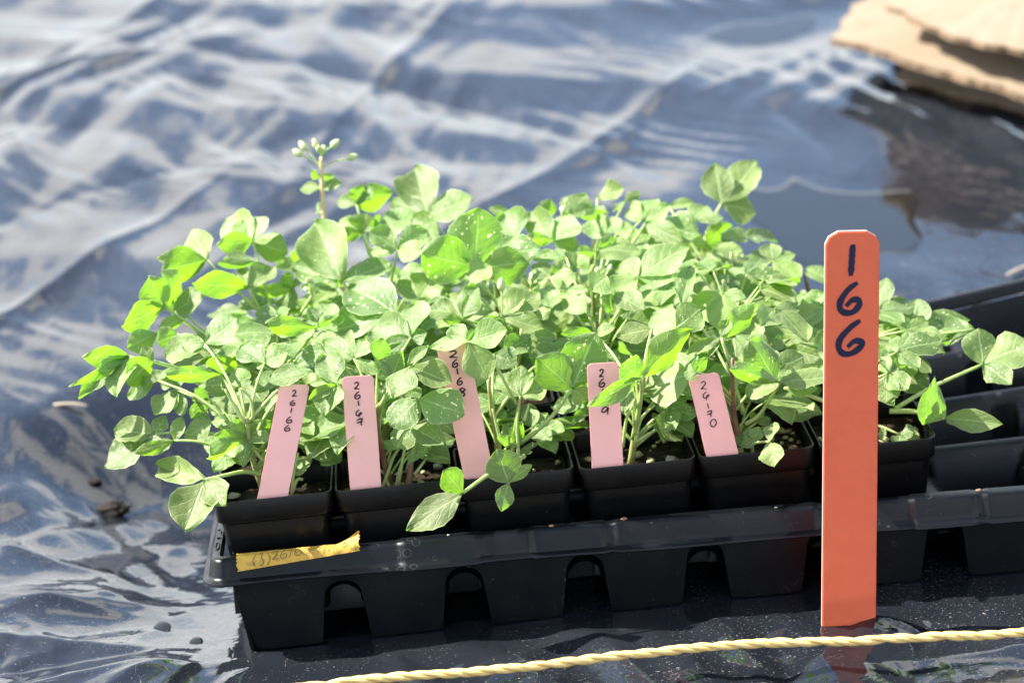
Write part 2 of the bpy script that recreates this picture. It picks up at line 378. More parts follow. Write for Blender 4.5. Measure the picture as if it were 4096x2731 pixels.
def axis(fine0, fine1, st, lo, hi, gr):
    a = list(np.arange(fine0, fine1, st)); s = st; p = fine0
    while p > lo: s = s * (gr if p > -0.6 else 1.12); p -= s; a.insert(0, p)
    s = st; p = a[-1]
    while p < hi: s = s * (gr if p < 3.2 else 1.12); p += s; a.append(p)
    return np.array(a)
xs = axis(-0.34, 0.82, 0.0026, -60, 60, 1.06); ys = axis(-0.20, 0.42, 0.0027, -60, 80, 1.0038)
GX, GY = np.meshgrid(xs, ys)
CREASE = []
rc = random.Random(11)
def add_creases(n, bx, by, l, w, a, fam):
    for _ in range(n):
        an = R_(rc.choice(fam) + rc.gauss(0, 16)); sg = 1 if rc.random() < .68 else -1
        CREASE.append((rc.uniform(*bx), rc.uniform(*by), an, rc.uniform(*l), rc.uniform(*w), rc.uniform(*w), sg * rc.uniform(*a), rc.gauss(0, 0.35)))
FAM = (-68, -66, -76, -54, 82, 62, 20)
add_creases(80, (-.8, 1.7), (-.3, 3.4), (.20, .70), (.014, .045), (.003, .0075), FAM)
add_creases(90, (-.7, 1.5), (-.3, 3.2), (.08, .30), (.007, .020), (.0014, .0042), FAM)
add_creases(90, (-.6, 1.3), (-.3, 1.4), (.04, .14), (.004, .010), (.0006, .0018), FAM)
def pleat(x, y, an, fr, amp, seed, lo=-0.25, hi=0.3, wig=1.3):
    a = R_(an); s_ = x * math.cos(a) + y * math.sin(a); d_ = -x * math.sin(a) + y * math.cos(a)
    t = d_ * fr + wig * gnoise(s_ * fr * 0.16, d_ * fr * 0.30, seed) + 0.35 * gnoise(s_ * fr * 0.5, d_ * fr * 0.6, seed + 1)
    f = t - np.floor(t); tri = np.abs(f - 0.5); tri = np.sqrt(tri * tri + 0.0012) + 0.0
    tri = np.where(f > 0.93, tri - (f - 0.93) ** 2 * 5, np.where(f < 0.07, tri - (0.07 - f) ** 2 * 5, tri))
    m = sstep(lo, hi, gnoise(s_ * fr * 0.13 + 7, d_ * fr * 0.22, seed + 2))
    return amp * 2 * (tri - 0.25) * m
# folds pulled out of the film around the left end of the tray
for an, l_, w_, a_ in ((201, .22, .022, .007), (183, .15, .012, -.004), (226, .20, .026, .008), (250, .13, .012, .005), (165, .20, .020, .006)):
    t_ = R_(an); CREASE.append((-0.01 + math.cos(t_) * l_ * .75, 0.0 + math.sin(t_) * l_ * .75, t_, l_, w_ * .6, w_, a_, rc.gauss(0, 1.0)))
add_creases(40, (0.0, .62), (-.16, -.03), (.03, .13), (.004, .013), (.0012, .0034), (8, -12, 35, -40, 70, -70))
p_ = at_z(3398, 2500, G0)                        # film pulled in where the stake goes through
for an in (15, 75, 140, 200, 262, 318): CREASE.append((p_[0] + .03 * math.cos(R_(an)), p_[1] + .03 * math.sin(R_(an)), R_(an), .032, .0035, .005, rc.choice((.0030, .0022, -.0024)), 0.0))
add_creases(46, (-.42, .02), (-.22, .16), (.03, .12), (.006, .018), (.0014, .0042), (60, -60, 25, -25, 85))
def height(x, y):
    dx = np.maximum(np.maximum(-0.005 - x, x - 0.535), 0); dy = np.maximum(np.maximum(-0.025 - y, y - 0.262), 0); d = np.hypot(dx, dy)
    under = terms(np.clip(x, -0.01, 0.54), np.clip(y, -0.03, 0.27)) @ coef
    wb = sstep(0.0, 0.17, d); base = under * (1 - wb) + (G0 + GS * np.clip(x - 0.26, -0.5, 0.5)) * wb
    damp = 0.06 + 0.94 * sstep(0.0, 0.045, d)
    wx = x + 0.012 * gnoise(x * 4, y * 4, 1); wy = y + 0.012 * gnoise(x * 4 + 9, y * 4 + 3, 2)
    h = 0.016 * gnoise(wx * 2.0 + wy * .7, wy * 0.9, 3) + 0.004 * gnoise(wx * 6.5 + wy * 2.4, wy * 2.0, 4)
    h += pleat(wx, wy, -67, 10.0, 0.0046, 20) + pleat(wx, wy, 76, 7.5, 0.0048, 30) + pleat(wx, wy, -30, 6.0, 0.0040, 40, -0.05, 0.35) + pleat(wx, wy, -74, 21.0, 0.0028, 50, -0.15, 0.25) + pleat(wx, wy, 62, 17.0, 0.0028, 60, -0.1, 0.3) + pleat(wx, wy, -50, 38.0, 0.0009, 70, -0.1, 0.3) + pleat(wx, wy, 84, 33.0, 0.0008, 80, 0.0, 0.35)
    f1, f2 = voro(wx * 9 + wy * 3.2, wy * 2.6, 1); h += 0.0040 * f1
    for (cx, cy, an, l, w1, w2, a, kv) in CREASE:
        rr_ = l * 1.05; i0, i1 = np.searchsorted(xs, (cx - rr_, cx + rr_)); j0, j1 = np.searchsorted(ys, (cy - rr_, cy + rr_))
        if i1 - i0 < 2 or j1 - j0 < 2: continue
        X_ = x[j0:j1, i0:i1] - cx; Y_ = y[j0:j1, i0:i1] - cy
        s_ = X_ * math.cos(an) + Y_ * math.sin(an); d_ = -X_ * math.sin(an) + Y_ * math.cos(an) - kv * s_ * s_
        win = np.clip(1 - (s_ / l) ** 2, 0, 1) ** 1.5; ww = np.where(d_ > 0, w1, w2) * (0.45 + 0.55 * win)
        q = np.abs(d_) / ww; h[j0:j1, i0:i1] += a * win * np.exp(-np.sqrt(q * q + 0.002) + 0.045)
    fr_ = sstep(-.06, .02, x) * (1 - sstep(-.03, .02, y)); h = h * (1 - 0.10 * fr_)
    near = (x > -.3) & (x < .8) & (y > -.2) & (y < .5); h = h - h[near].mean() - 0.001
    z = base + h * damp
    for q in puds:
        sd = poly_sd(x, y, q); k = sstep(0.0, 0.14, sd)
        z = np.where(sd < 0, ZW - 0.004 * sstep(0, 0.04, -sd), ZW + (z - ZW) * k + 0.0008 * sstep(0, 0.05, sd) * (1 - k))
    return z
GZ = height(GX, GY)
ny, nx = GX.shape
me = bpy.data.meshes.new('plastic_sheet'); nv = nx * ny
idx = np.arange(nv).reshape(ny, nx)
quads = np.stack([idx[:-1, :-1], idx[:-1, 1:], idx[1:, 1:], idx[1:, :-1]], -1).reshape(-1, 4)
me.vertices.add(nv); me.vertices.foreach_set('co', np.stack([GX, GY, GZ], -1).astype(np.float32).ravel())
me.loops.add(quads.size); me.loops.foreach_set('vertex_index', quads.astype(np.int32).ravel())
me.polygons.add(len(quads)); me.polygons.foreach_set('loop_start', np.arange(0, quads.size, 4, dtype=np.int32))
me.polygons.foreach_set('use_smooth', np.ones(len(quads), bool)); me.update(calc_edges=True); me.materials.append(M['sheet'])
sheet = link('plastic_sheet', me)
tag(sheet, 'wrinkled glossy black plastic sheet spread over the whole ground', 'plastic sheet')
def gz(x, y):
    i = int(np.clip(np.searchsorted(xs, x) - 1, 0, nx - 2)); j = int(np.clip(np.searchsorted(ys, y) - 1, 0, ny - 2))
    a = (x - xs[i]) / (xs[i + 1] - xs[i]); b = (y - ys[j]) / (ys[j + 1] - ys[j])
    return float((GZ[j, i] * (1 - a) + GZ[j, i + 1] * a) * (1 - b) + (GZ[j + 1, i] * (1 - a) + GZ[j + 1, i + 1] * a) * b)
def ground_at(u, v):                         # pixel to a point on the sheet
    p = at_z(u, v, G0)
    for _ in range(6): p = at_z(u, v, gz(p[0], p[1]))
    return p
gr = mesh_obj('ground', [(-400, -400, G0 - 0.12), (400, -400, G0 - 0.12), (400, 400, G0 - 0.12), (-400, 400, G0 - 0.12)], [(0, 1, 2, 3)], M['earth'])
gr['kind'] = 'structure'
for q, nm in zip(puds, ('wide shallow puddle on the plastic behind the tray and the orange stake', 'narrow far puddle on the plastic beside the cardboard')):
    c = q.mean(0); V = [(c[0], c[1], ZW)]; F = []; m = len(q); ring = [0.5, 0.9, 1.0, 1.015]; zz = [0, 0, 0, -0.0003]
    for s_, z_ in zip(ring, zz): V += [(c[0] + (a[0] - c[0]) * s_, c[1] + (a[1] - c[1]) * s_, ZW + z_) for a in q]
    for i in range(m): F.append((0, 1 + i, 1 + (i + 1) % m))
    for r in range(3):
        for i in range(m): F.append((1 + r * m + i, 1 + (r + 1) * m + i, 1 + (r + 1) * m + (i + 1) % m, 1 + r * m + (i + 1) % m))
    tag(mesh_obj('puddle', V, F, M['water']), nm, 'puddle', 'puddles on the plastic sheet')

# ------------------------------------------------------------------ the tray
RZ = -0.43; DZ = -0.50
X0, X1, Y0, Y1 = 0.03, 8.05, -0.08, 4.08
tray = empty('seedling_tray', Matrix.Translation(Vector(T(4, 0, -H))))
tag(tray, 'long black plastic carrying tray with empty cells at its right end', 'tray')
TI = Matrix.Translation(-Vector(T(4, 0, -H)))
TO = T(4, 0, -H)
def tl(P): return [np.asarray(p) - TO for p in P]
def path():                                 # inner edge of the rim: (x, y, nx, ny, side, coordinate)
    r = 0.06; out = []
    def line(x0, y0, x1, y1, nx_, ny_, sd, n):
        for t in np.linspace(0, 1, n): out.append((x0 + (x1 - x0) * t, y0 + (y1 - y0) * t, nx_, ny_, sd))
    def arc(cx, cy, a0, n=7):
        for t in np.linspace(0, 1, n + 2)[1:-1]:
            a = a0 + t * math.pi / 2; out.append((cx + r * math.cos(a), cy + r * math.sin(a), math.cos(a), math.sin(a), 'c'))
    line(X0 + r, Y0, X1 - r, Y0, 0, -1, 'f', 260); arc(X1 - r, Y0 + r, -math.pi / 2)
    line(X1, Y0 + r, X1, Y1 - r, 1, 0, 'r', 90); arc(X1 - r, Y1 - r, 0)
    line(X1 - r, Y1, X0 + r, Y1, 0, 1, 'b', 120); arc(X0 + r, Y1 - r, math.pi / 2)
    line(X0, Y1 - r, X0, Y0 + r, -1, 0, 'l', 90); arc(X0 + r, Y0 + r, math.pi)
    return out
PATH = path()
RAISED = [(1.5, 2.14), (2.58, 3.18), (3.26, 4.93), (5.72, 6.25), (6.33, 7.6)]
def notch(x):
    return max([float(sstep(a - 0.02, a + 0.02, x) * (1 - sstep(b - 0.02, b + 0.02, x))) for a, b in RAISED])
PROF = [(0.0, -0.10), (0.0, -0.012), (0.012, 0.0), (0.055, 0.002), (0.10, 0.0), (0.125, -0.012), (0.14, -0.035), (0.172, -0.138), (0.185, -0.162), (0.230, -0.172), (0.258, -0.178), (0.264, -0.192), (0.252, -0.203)]
def rim_pt(x, y, nx_, ny_, sd, o, z):
    k = 0.0
    if sd == 'f': k = notch(x)
    elif sd == 'l': k = 0
    wdt = 0.62 if sd == 'l' else 0.85
    if sd == 'c' and x < 1 and nx_ < 0: wdt = 0.85 - 0.23 * nx_ * nx_
    wig = 0.006 * math.sin(x * 3.1 + y * 5.0) * (o > 0.2)
    o2 = o * wdt + k * 0.018 * (o > 0.03) - (0.016 if 0.03 < o < 0.2 else 0.006) * (sd == 'f') * (1 - k) * (o > 0.03)
    return T(x + nx_ * o2, y + ny_ * o2, RZ + z + k * 0.012 * (z > -0.15) + wig)
V = []; F = []; n = len(PATH); m = len(PROF)
for (x, y, a, b, sd) in PATH:
    for (o, z) in PROF: V.append(rim_pt(x, y, a, b, sd, o, z))
for i in range(n):
    for j in range(m - 1): F.append((i * m + j, ((i + 1) % n) * m + j, ((i + 1) % n) * m + j + 1, i * m + j + 1))
rim = mesh_obj('rim', tl(V), F, M['tray'], tray); autosmooth(rim.data, 50)
# outer walls with an arch under each cell boundary
def wall(side, n_):
    L = (X0, X1) if side in 'fb' else (Y0, Y1)
    V = []; F = []; cols = np.linspace(L[0] + (0.07 if side in 'fb' else 0.03), L[1] - 0.02, n_); nr = 5
    cells = 8 if side in 'fb' else 4
    for c in cols:
        k = round(c); arch = 0.0
        if 0 < k < cells:
            dd = abs(c - k)
            if dd < 0.155: arch = 0.40 + 0.13 * (1 - (dd / 0.155) ** 2) ** 0.5
            elif dd < 0.205: arch = 0.40 * (0.205 - dd) / 0.05
            dd2 = abs(c - k)
        zt = RZ - 0.15; HB = HX(c if side in 'fb' else (0 if side == 'l' else 8)); zb = -HB + 0.005 + arch
        for j in range(nr):
            t = j / (nr - 1); z = zt + (zb - zt) * t; o = (0.06 if side != 'l' else -0.06) - 0.13 * (zt - z) / (zt + HB)
            # cells swell a little between the arches
            o += (0.045 * (1 - abs(math.cos(math.pi * c)) ** 6) - 0.02) * (0.35 + 0.65 * t)
            cx_ = c + 0.11 * t * max(0, 1 - (c - L[0]) / 0.8)
            q = {'f': (cx_, Y0 - o), 'b': (cx_, Y1 + o), 'l': (X0 - o, c), 'r': (X1 + o, c)}[side]
            V.append(T(q[0], q[1], z))
        # tunnel roof going inwards
        i_ = 0.95; o = (0.06 if side != 'l' else -0.06) - 0.13 * (zt - zb) / (zt + HB) + 0.045 * (1 - abs(math.cos(math.pi * c)) ** 6) - 0.02
        q = {'f': (c, Y0 - o + i_), 'b': (c, Y1 + o - i_), 'l': (X0 - o + i_, c), 'r': (X1 + o - i_, c)}[side]
        V.append(T(q[0], q[1], zb)); V.append(T(q[0], q[1], -HB + 0.006))
    for i in range(n_ - 1):
        for j in range(nr + 1): F.append((i * (nr + 2) + j, (i + 1) * (nr + 2) + j, (i + 1) * (nr + 2) + j + 1, i * (nr + 2) + j + 1))
    o = mesh_obj('side_wall', tl(V), F, M['tray'], tray); autosmooth(o.data, 45); return o
wall('f', 900); wall('b', 420); wall('l', 210); wall('r', 210)
# ridges between the rows, with the scalloped recess at each cell boundary
for j in (1, 2, 3):
    V = []; F = []; cols = np.linspace(X0 + 0.01, X1 - 0.01, 240)
    prof = [(-0.16, -1.22), (-0.13, -0.9), (-0.08, -0.62), (-0.058, DZ - 0.03), (-0.036, DZ), (0.036, DZ), (0.058, DZ - 0.03), (0.08, -0.62), (0.13, -0.9), (0.16, -1.22)]
    for c in cols:
        k = abs(c - round(c)); s_ = float(1 - sstep(0.08, 0.13, k))
        for (o, z) in prof: V.append(T(c, j + o * (1 - 0.45 * s_ * (z < DZ - 0.1)), z))
    m = len(prof)
    for i in range(len(cols) - 1):
        for q in range(m - 1): F.append((i * m + q, (i + 1) * m + q, (i + 1) * m + q + 1, i * m + q + 1))
    o = mesh_obj('row_ridge', tl(V), F, M['tray'], tray); autosmooth(o.data, 50)
# domed humps between the columns
for k in range(1, 8):
    for j in range(4):
        V = []; F = []; nu, nv_ = 14, 12
        for a in range(nu + 1):
            ta = a / nu; yy = j - 0.04 + 1.08 * ta; e = 0.82 + 0.18 * (1 - abs(2 * ta - 1) ** 3) ** 0.5
            for b in range(nv_ + 1):
                g = math.pi * b / nv_; hw_, hh_ = (0.225, 0.58) if j == 0 else (0.13, 0.30)
                V.append(T(k - hw_ * math.cos(g) * (0.75 + 0.25 * e), yy, -1.25 + hh_ * e * math.sin(g) ** 0.7))
        for a in range(nu):
            for b in range(nv_): i = a * (nv_ + 1) + b; F.append((i, i + 1, i + nv_ + 2, i + nv_ + 1))
        mesh_obj('cell_hump', tl(V), F, M['tray'], tray)
V = []; F = []
for a in np.linspace(0.30, 7.7, 30):
    for b in np.linspace(0.14, 3.9, 12): V.append(T(a, b, -H + 0.05))
for i in range(29):
    for j in range(11): F.append((i * 12 + j, (i + 1) * 12 + j, (i + 1) * 12 + j + 1, i * 12 + j + 1))
mesh_obj('cell_floor', tl(V), F, M['tray'], tray)
# moulded letters on the left end of the rim
def stroke_px(lst, box):
    x0, y0, x1, y1 = box; return [np.array([x0 + (x1 - x0) * a, y0 + (y1 - y0) * b]) for a, b in lst]
EMB = {'O': [[(0, .5), (.2, .05), (.8, .05), (1, .5), (.8, .95), (.2, .95), (0, .5), (.2, .05)]], 'I': [[(0, .5), (1, .5)]], 'J': [[(0, .8), (.5, .2), (1, .3)]], 'C': [[(.1, .2), (0, .7), (.4, 1), (.9, .8), (1, .3)]]}
P_ = []
for ch, yv in (('O', 0.10), ('I', 0.36), ('J', 0.58), ('J', 0.86), ('I', 1.10), ('C', 1.50)):
    for st in EMB[ch]:
        pts = [rim_pt(X0, Y0 + 0.12 + yv + 0.20 * (1 - b), -1, 0, 'l', 0.035 + 0.05 * a, 0.004) for a, b in st]
        P_.append(tube(catmull(tl(pts), 4 * len(pts)), 0.0005, 5))
mesh_obj('moulded_lettering', *merge(*P_), M['tray'], tray)

# ------------------------------------------------------------------ masking tape on the rim
def tape_pt(s, t, off=0.0007):              # s along the rim, t down over its edge
    x = 0.17 + s * 1.0; lo = 0.20 - 0.075 * s; t2 = 0.03 + t * lo - 0.07 * s * (1 - t) * 0.3
    prof = [(0.03, 0.002), (0.10, 0.0), (0.125, -0.012), (0.14, -0.035), (0.172, -0.138)]
    acc = [0.0]
    for a, b in zip(prof, prof[1:]): acc.append(acc[-1] + math.hypot(b[0] - a[0], b[1] - a[1]))
    tt = np.clip(t2 - 0.03, 0, acc[-1]); o = np.interp(tt, acc, [q[0] for q in prof]); z = np.interp(tt, acc, [q[1] for q in prof])
    p = rim_pt(x, Y0, 0, -1, 'f', max(o, 0.031), z)
    o2 = np.interp(min(tt + .01, acc[-1]), acc, [q[0] for q in prof]); z2 = np.interp(min(tt + .01, acc[-1]), acc, [q[1] for q in prof])
    p2 = rim_pt(x, Y0, 0, -1, 'f', max(o2, 0.031), z2)
    nrm = unit(np.cross(WM @ np.array([1, 0, 0.0]), p2 - p)) if np.linalg.norm(p2 - p) > 1e-7 else WM @ np.array([0, -0.9, 0.3])
    if nrm[2] < 0 and nrm[1] > 0: nrm = -nrm
    if nrm @ (CW - p) < 0: nrm = -nrm
    lift = 0.0
    if s > 0.80: lift = 0.008 * ((s - 0.80) / 0.20) ** 1.6 * (1 - t) ** 1.2
    return p + nrm * off + np.array([0, -0.25, 1.0]) * lift, nrm
V = []; F = []; ns, nt_ = 60, 14
for i in range(ns + 1):
    for j in range(nt_ + 1):
        s = i / ns; t = j / nt_
        if i in (0, ns): s += random.uniform(-0.010, 0.010)
        p, nn = tape_pt(s, t, 0.0007 + 0.0003 * math.sin(s * 37) * math.sin(t * 6)); V.append(p)
for i in range(ns):
    for j in range(nt_): F.append((i * (nt_ + 1) + j, (i + 1) * (nt_ + 1) + j, (i + 1) * (nt_ + 1) + j + 1, i * (nt_ + 1) + j + 1))
tape = mesh_obj('masking_tape', V, F, M['tape'])
tag(tape, 'strip of yellow masking tape with faint handwriting on the tray rim', 'tape')
DIG = {'2': [(.05, .28), (.2, .06), (.55, .0), (.8, .18), (.62, .48), (.25, .8), (.0, .97), (.35, .92), (1, .98)],
       '6': [(.85, .0), (.5, .12), (.15, .45), (.02, .75), (.2, .97), (.6, 1), (.95, .8), (.92, .55), (.6, .5), (.25, .75)],
       '6b': [(.62, .0), (.15, .2), (.0, .5), (.12, .72), (.5, .72), (.98, .5), (.9, .35), (.62, .5), (.55, .78), (.5, 1)],
       '1': [(.75, .0), (.5, .5), (.25, 1)], '1b': [(.3, .0), (.5, .5), (.72, 1)],
       '7': [(.0, .25), (.35, .12), (.9, .0), (.8, .3), (.72, .7), (.82, 1)], '7b': [(.02, .62), (.5, .52), (1, .4)],
       '8': [(.85, .08), (.4, .0), (.1, .2), (.45, .45), (.9, .72), (.75, .97), (.25, 1), (.05, .85), (.5, .5), (.98, .2), (.8, .05)],
       '9': [(.95, .1), (.5, .0), (.1, .3), (.0, .6), (.35, .68), (.75, .4), (.95, .05), (.92, .5), (.9, 1)],
       '0': [(.6, .0), (.2, .15), (.0, .55), (.2, .95), (.6, 1), (.95, .7), (1, .3), (.75, .02), (.5, .05)],
       '(': [(.9, 0), (.2, .45), (.5, 1)], ')': [(.3, 0), (.8, .5), (.1, 1.1)], '3': [(.1, .05), (.7, .0), (.5, .35), (.8, .65), (.5, 1), (.05, .9)], '-': [(0, .5), (1, .45)]}
P_ = []; s = 0.12
for ch in '(3)26166-26170':
    wd = 0.042 if ch in '1(-)' else 0.055
    h0, h1 = (0.46, 0.90) if ch in '(3)' else (0.42, 0.74)
    for key in ([ch, '7b'] if ch == '7' else [ch]):
        pts = [tape_pt(s + wd * a, h0 + (h1 - h0) * b, 0.0017) for a, b in DIG[key]]
        nn = unit(np.mean([q[1] for q in pts], 0)); P_.append(ribbon(catmull([q[0] for q in pts], 22), 0.00038, nn))
    s += wd + 0.010
mesh_obj('handwritten_number', *merge(*P_), M['ink_pen'], tape)

# ------------------------------------------------------------------ pots
def sq_loop(hw, z, r, n=5, wob=0.0):
    out = []
    for q, (sx, sy) in enumerate(((1, 1), (-1, 1), (-1, -1), (1, -1))):
        for i in range(n + 1):
            a = q * math.pi / 2 + math.pi / 2 * i / n; out.append(((hw - r) * sx + r * math.cos(a), (hw - r) * sy + r * math.sin(a), z))
    return out
def loft(prof, mat, name, cap=False):
    V = []; F = []
    L = [sq_loop(*p) for p in prof]; m = len(L[0])
    for l in L: V += [(a * S, b * S, c * S) for a, b, c in l]
    for i in range(len(L) - 1):
        for k in range(m): F.append((i * m + k, i * m + (k + 1) % m, (i + 1) * m + (k + 1) % m, (i + 1) * m + k))
    if cap: F.append(tuple(range(m)))
    me = bpy.data.meshes.new(name); me.from_pydata(V, [], F); me.materials.append(mat)
    me.polygons.foreach_set('use_smooth', [True] * len(F)); me.update(); autosmooth(me, 40); return me
me_rim = loft([(0.458, -0.185, 0.085), (0.474, -0.18, 0.085), (0.478, -0.172, 0.085), (0.485, -0.012, 0.09), (0.484, -0.003, 0.09), (0.478, 0.0, 0.09), (0.470, -0.003, 0.085), (0.467, -0.02, 0.085), (0.456, -0.19, 0.08)], M['pot'], 'rim')
me_body = loft([(0.35, -1.02, 0.06), (0.365, -1.0, 0.06), (0.438, -0.24, 0.08), (0.444, -0.192, 0.083), (0.461, -0.184, 0.083), (0.456, -0.183, 0.08), (0.435, -0.22, 0.08), (0.40, -0.62, 0.07)], M['pot'], 'body', True)
def soil_mesh(seed):
    n = 26; V = []; F = []; xs_ = np.linspace(-1, 1, n); a, b = np.meshgrid(xs_, xs_)
    hw = 0.452; ex, ey = a * hw, b * hw
    h = -0.145 + 0.035 * gnoise(a * 1.7 + seed * 5, b * 1.7, 11) + 0.020 * np.abs(gnoise(a * 5 + seed, b * 5, 12)) + 0.034 * gnoise(a * 11 + seed * 3, b * 11, 13) - 0.02 * (np.maximum(abs(a), abs(b)) ** 6)
    V = np.stack([ex * S, ey * S, h * S], -1).reshape(-1, 3)
    for i in range(n - 1):
        for j in range(n - 1): F.append((i * n + j, i * n + j + 1, (i + 1) * n + j + 1, (i + 1) * n + j))
    me = bpy.data.meshes.new('soil'); me.from_pydata([tuple(map(float, v)) for v in V], [], F); me.materials.append(M['soil'])
    me.polygons.foreach_set('use_smooth', [True] * len(F)); me.update(); return me
soils = [soil_mesh(i) for i in range(4)]
def lump(seed, n=8, m=6, amp=0.35):
    r2 = np.random.default_rng(seed); V = []; F = []
    for i in range(m + 1):
        th = math.pi * i / m
        for k in range(n):
            ph = 2 * math.pi * k / n; r = 1 + amp * (r2.random() - 0.5); V.append((r * math.sin(th) * math.cos(ph), r * math.sin(th) * math.sin(ph), 0.8 * r * math.cos(th)))
    for i in range(m):
        for k in range(n): F.append((i * n + k, i * n + (k + 1) % n, (i + 1) * n + (k + 1) % n, (i + 1) * n + k))
    return V, F
def lump_mesh(name, seed, mat, **kw):
    V, F = lump(seed, **kw); me = bpy.data.meshes.new(name); me.from_pydata(V, [], [f[::-1] for f in F]); me.materials.append(mat)
    me.polygons.foreach_set('use_smooth', [True] * len(F)); me.update(); return me
GR = [lump_mesh('granule', 20 + i, (M['granule'], M['granule'], M['perlite'], M['bark'])[i % 4], n=7, m=5, amp=0.6) for i in range(8)]
ORD = ['first', 'second', 'third', 'fourth', 'fifth', 'sixth']; ROWN = ['front', 'second', 'third', 'back']
STK = ['26166', '26167', '26168', '26169', '26170']
POTS = {}
def frame(X, Y, Z):
    o = T(X, Y, Z); ex = unit(T(X + .3, Y, Z) - T(X - .3, Y, Z)); ey = T(X, Y + .3, Z) - T(X, Y - .3, Z); ey = unit(ey - ex * (ey @ ex)); return o, ex, ey, np.cross(ex, ey)
for row in range(4):
    for c in range(6):
        if c == 5 and row == 3: continue
        o, ex, ey, ez = frame(c + 0.5 + random.uniform(-.008, .008), row + 0.48 + random.uniform(-.008, .008), random.uniform(-.01, .01))
        a = R_(random.uniform(-0.8, 0.8)); ex, ey = ex * math.cos(a) + ey * math.sin(a), ey * math.cos(a) - ex * math.sin(a)
        mw = mat4(o, ex, ey, ez); pot = empty('plant_pot', mw); POTS[row, c] = (pot, mw)
        if row == 0 and c < 5: lab = ['square black pot at the front left corner of the tray, beside the masking tape', 'square black pot in the front row with many thin bare stems', 'square black pot in the front row with a drooping leaf hanging over its rim', 'square black pot in the front row behind the stake crossed by a bright leaf', 'square black pot in the front row just left of the orange stake'][c]
        elif row == 0: lab = 'square black plastic front row pot half hidden behind the orange stake'
        else: lab = f'square black plastic pot, {ORD[c]} from the left in the {ROWN[row]} row'
        tag(pot, lab, 'pot', 'square pots standing in the tray')
        link('body', me_body, pot); link('rim', me_rim, pot); link('soil', soils[(row * 3 + c) % 4], pot)
        rr = random.Random(row * 10 + c)
        for i in range(26 if row == 0 else (8 if row == 1 else 3)):
            px, py = rr.uniform(-.42, .42), rr.uniform(-.42, .42)
            if row == 0 and i < 12: py = rr.uniform(-.43, -.05)
            if c == 4 and row == 0 and i < 12: px, py = rr.uniform(.15, .42), rr.uniform(-.1, .42)
            s_ = rr.choice([0.012, 0.018, 0.024, 0.032, 0.042]) * S * (1.25 if c == 4 else 1.0)
            g = link('granule', rr.choice(GR), pot, Matrix.Translation((px * S, py * S, -0.128 * S + s_ * 0.3)) @ Matrix.Rotation(rr.uniform(0, 6), 4, 'Z') @ Matrix.Diagonal((s_ * rr.uniform(.8, 1.5), s_, s_ * .8, 1)))
for i, (rx_, ry_) in enumerate(((1.9, .05), (2.75, .06), (3.35, .04), (4.6, .07), (0.9, .06), (6.3, .05), (5.4, .06))):
    c_ = Vector(rim_pt(rx_, Y0, 0, -1, 'f', ry_, 0.004)) - Vector(TO); s_ = 0.0006 + 0.0004 * (i % 3)
    link('soil_crumb', GR[(2, 3, 3, 1)[i % 4]], tray, Matrix.Translation(c_) @ Matrix.Diagonal((s_ * 1.4, s_, s_ * .8, 1)))
g = link('granule', GR[2], POTS[0, 0][0], Matrix.Translation((-.29 * S, -.39 * S, -.10 * S)) @ Matrix.Diagonal((.052 * S, .045 * S, .042 * S, 1)))

# ------------------------------------------------------------------ seedlings
def leaflet_mesh(seed, point, fold, curl, wave):
    r2 = np.random.default_rng(seed); nu, nv_ = 18, 8; V = []; F = []; UV = []
    for i in range(nu + 1):
        u = (1 - math.cos(math.pi * (i / nu))) / 2
        if u < 1e-6: wd = 0.0
        else: wd = (math.sin(math.pi * u ** 1.22) ** 0.74 if u < 1 else 0.0)
        if point: wd = (math.sin(math.pi * u ** 1.0)) ** 0.85 if 0 < u < 1 else 0.0
        wd = max(wd, 0.02 if u < .5 else 0.0)
        asym = 1 + 0.07 * math.sin(u * 3 + seed) + 0.01 * r2.standard_normal()
        for j in range(nv_ + 1):
            v = 2 * j / nv_ - 1; y = v * wd * 0.5 * (asym if v > 0 else 2 - asym)
            if abs(v) == 1: y *= 1 + (0.022 if i % 2 else -0.018) + 0.008 * r2.standard_normal()
            z = fold * abs(v) ** 1.3 * wd * 0.5 + curl * (u * u) * 0.5 + wave * math.sin(u * 9 + seed + 2 * v) * abs(v) ** 2 * 0.06 + 0.004 * r2.standard_normal() * (0 < i < nu) + 0.03 * math.sin(u * 6.0 + seed) * math.cos(v * 3 + seed)
            V.append((u, y, z - curl * 0.1 * u)); UV.append((u, (v + 1) / 2))
    for i in range(nu):
        for j in range(nv_): a = i * (nv_ + 1) + j; F.append((a, a + nv_ + 1, a + nv_ + 2, a + 1))
    return V, F, UV
LV = []
for i in range(14):
    V, F, UV = leaflet_mesh(100 + i, i % 3 == 0, (0.20, 0.08, 0.30, -0.10, 0.15)[i % 5], (-0.18, -0.32, 0.05, -0.10)[i % 4], (0.5, 1.2, 0.8)[i % 3])
    pair = []
    for mt in ('leaf', 'leaf_young'):
        me = bpy.data.meshes.new('leaflet'); me.from_pydata(V, [], F); me.materials.append(M[mt])
        ul = me.uv_layers.new(name='UVMap'); ul.data.foreach_set('uv', np.array([UV[l.vertex_index] for l in me.loops], dtype=np.float32).ravel())
        me.polygons.foreach_set('use_smooth', [True] * len(F)); me.update(); pair.append(me)
    LV.append(pair)
PLANTS = {}
STEMS = {}
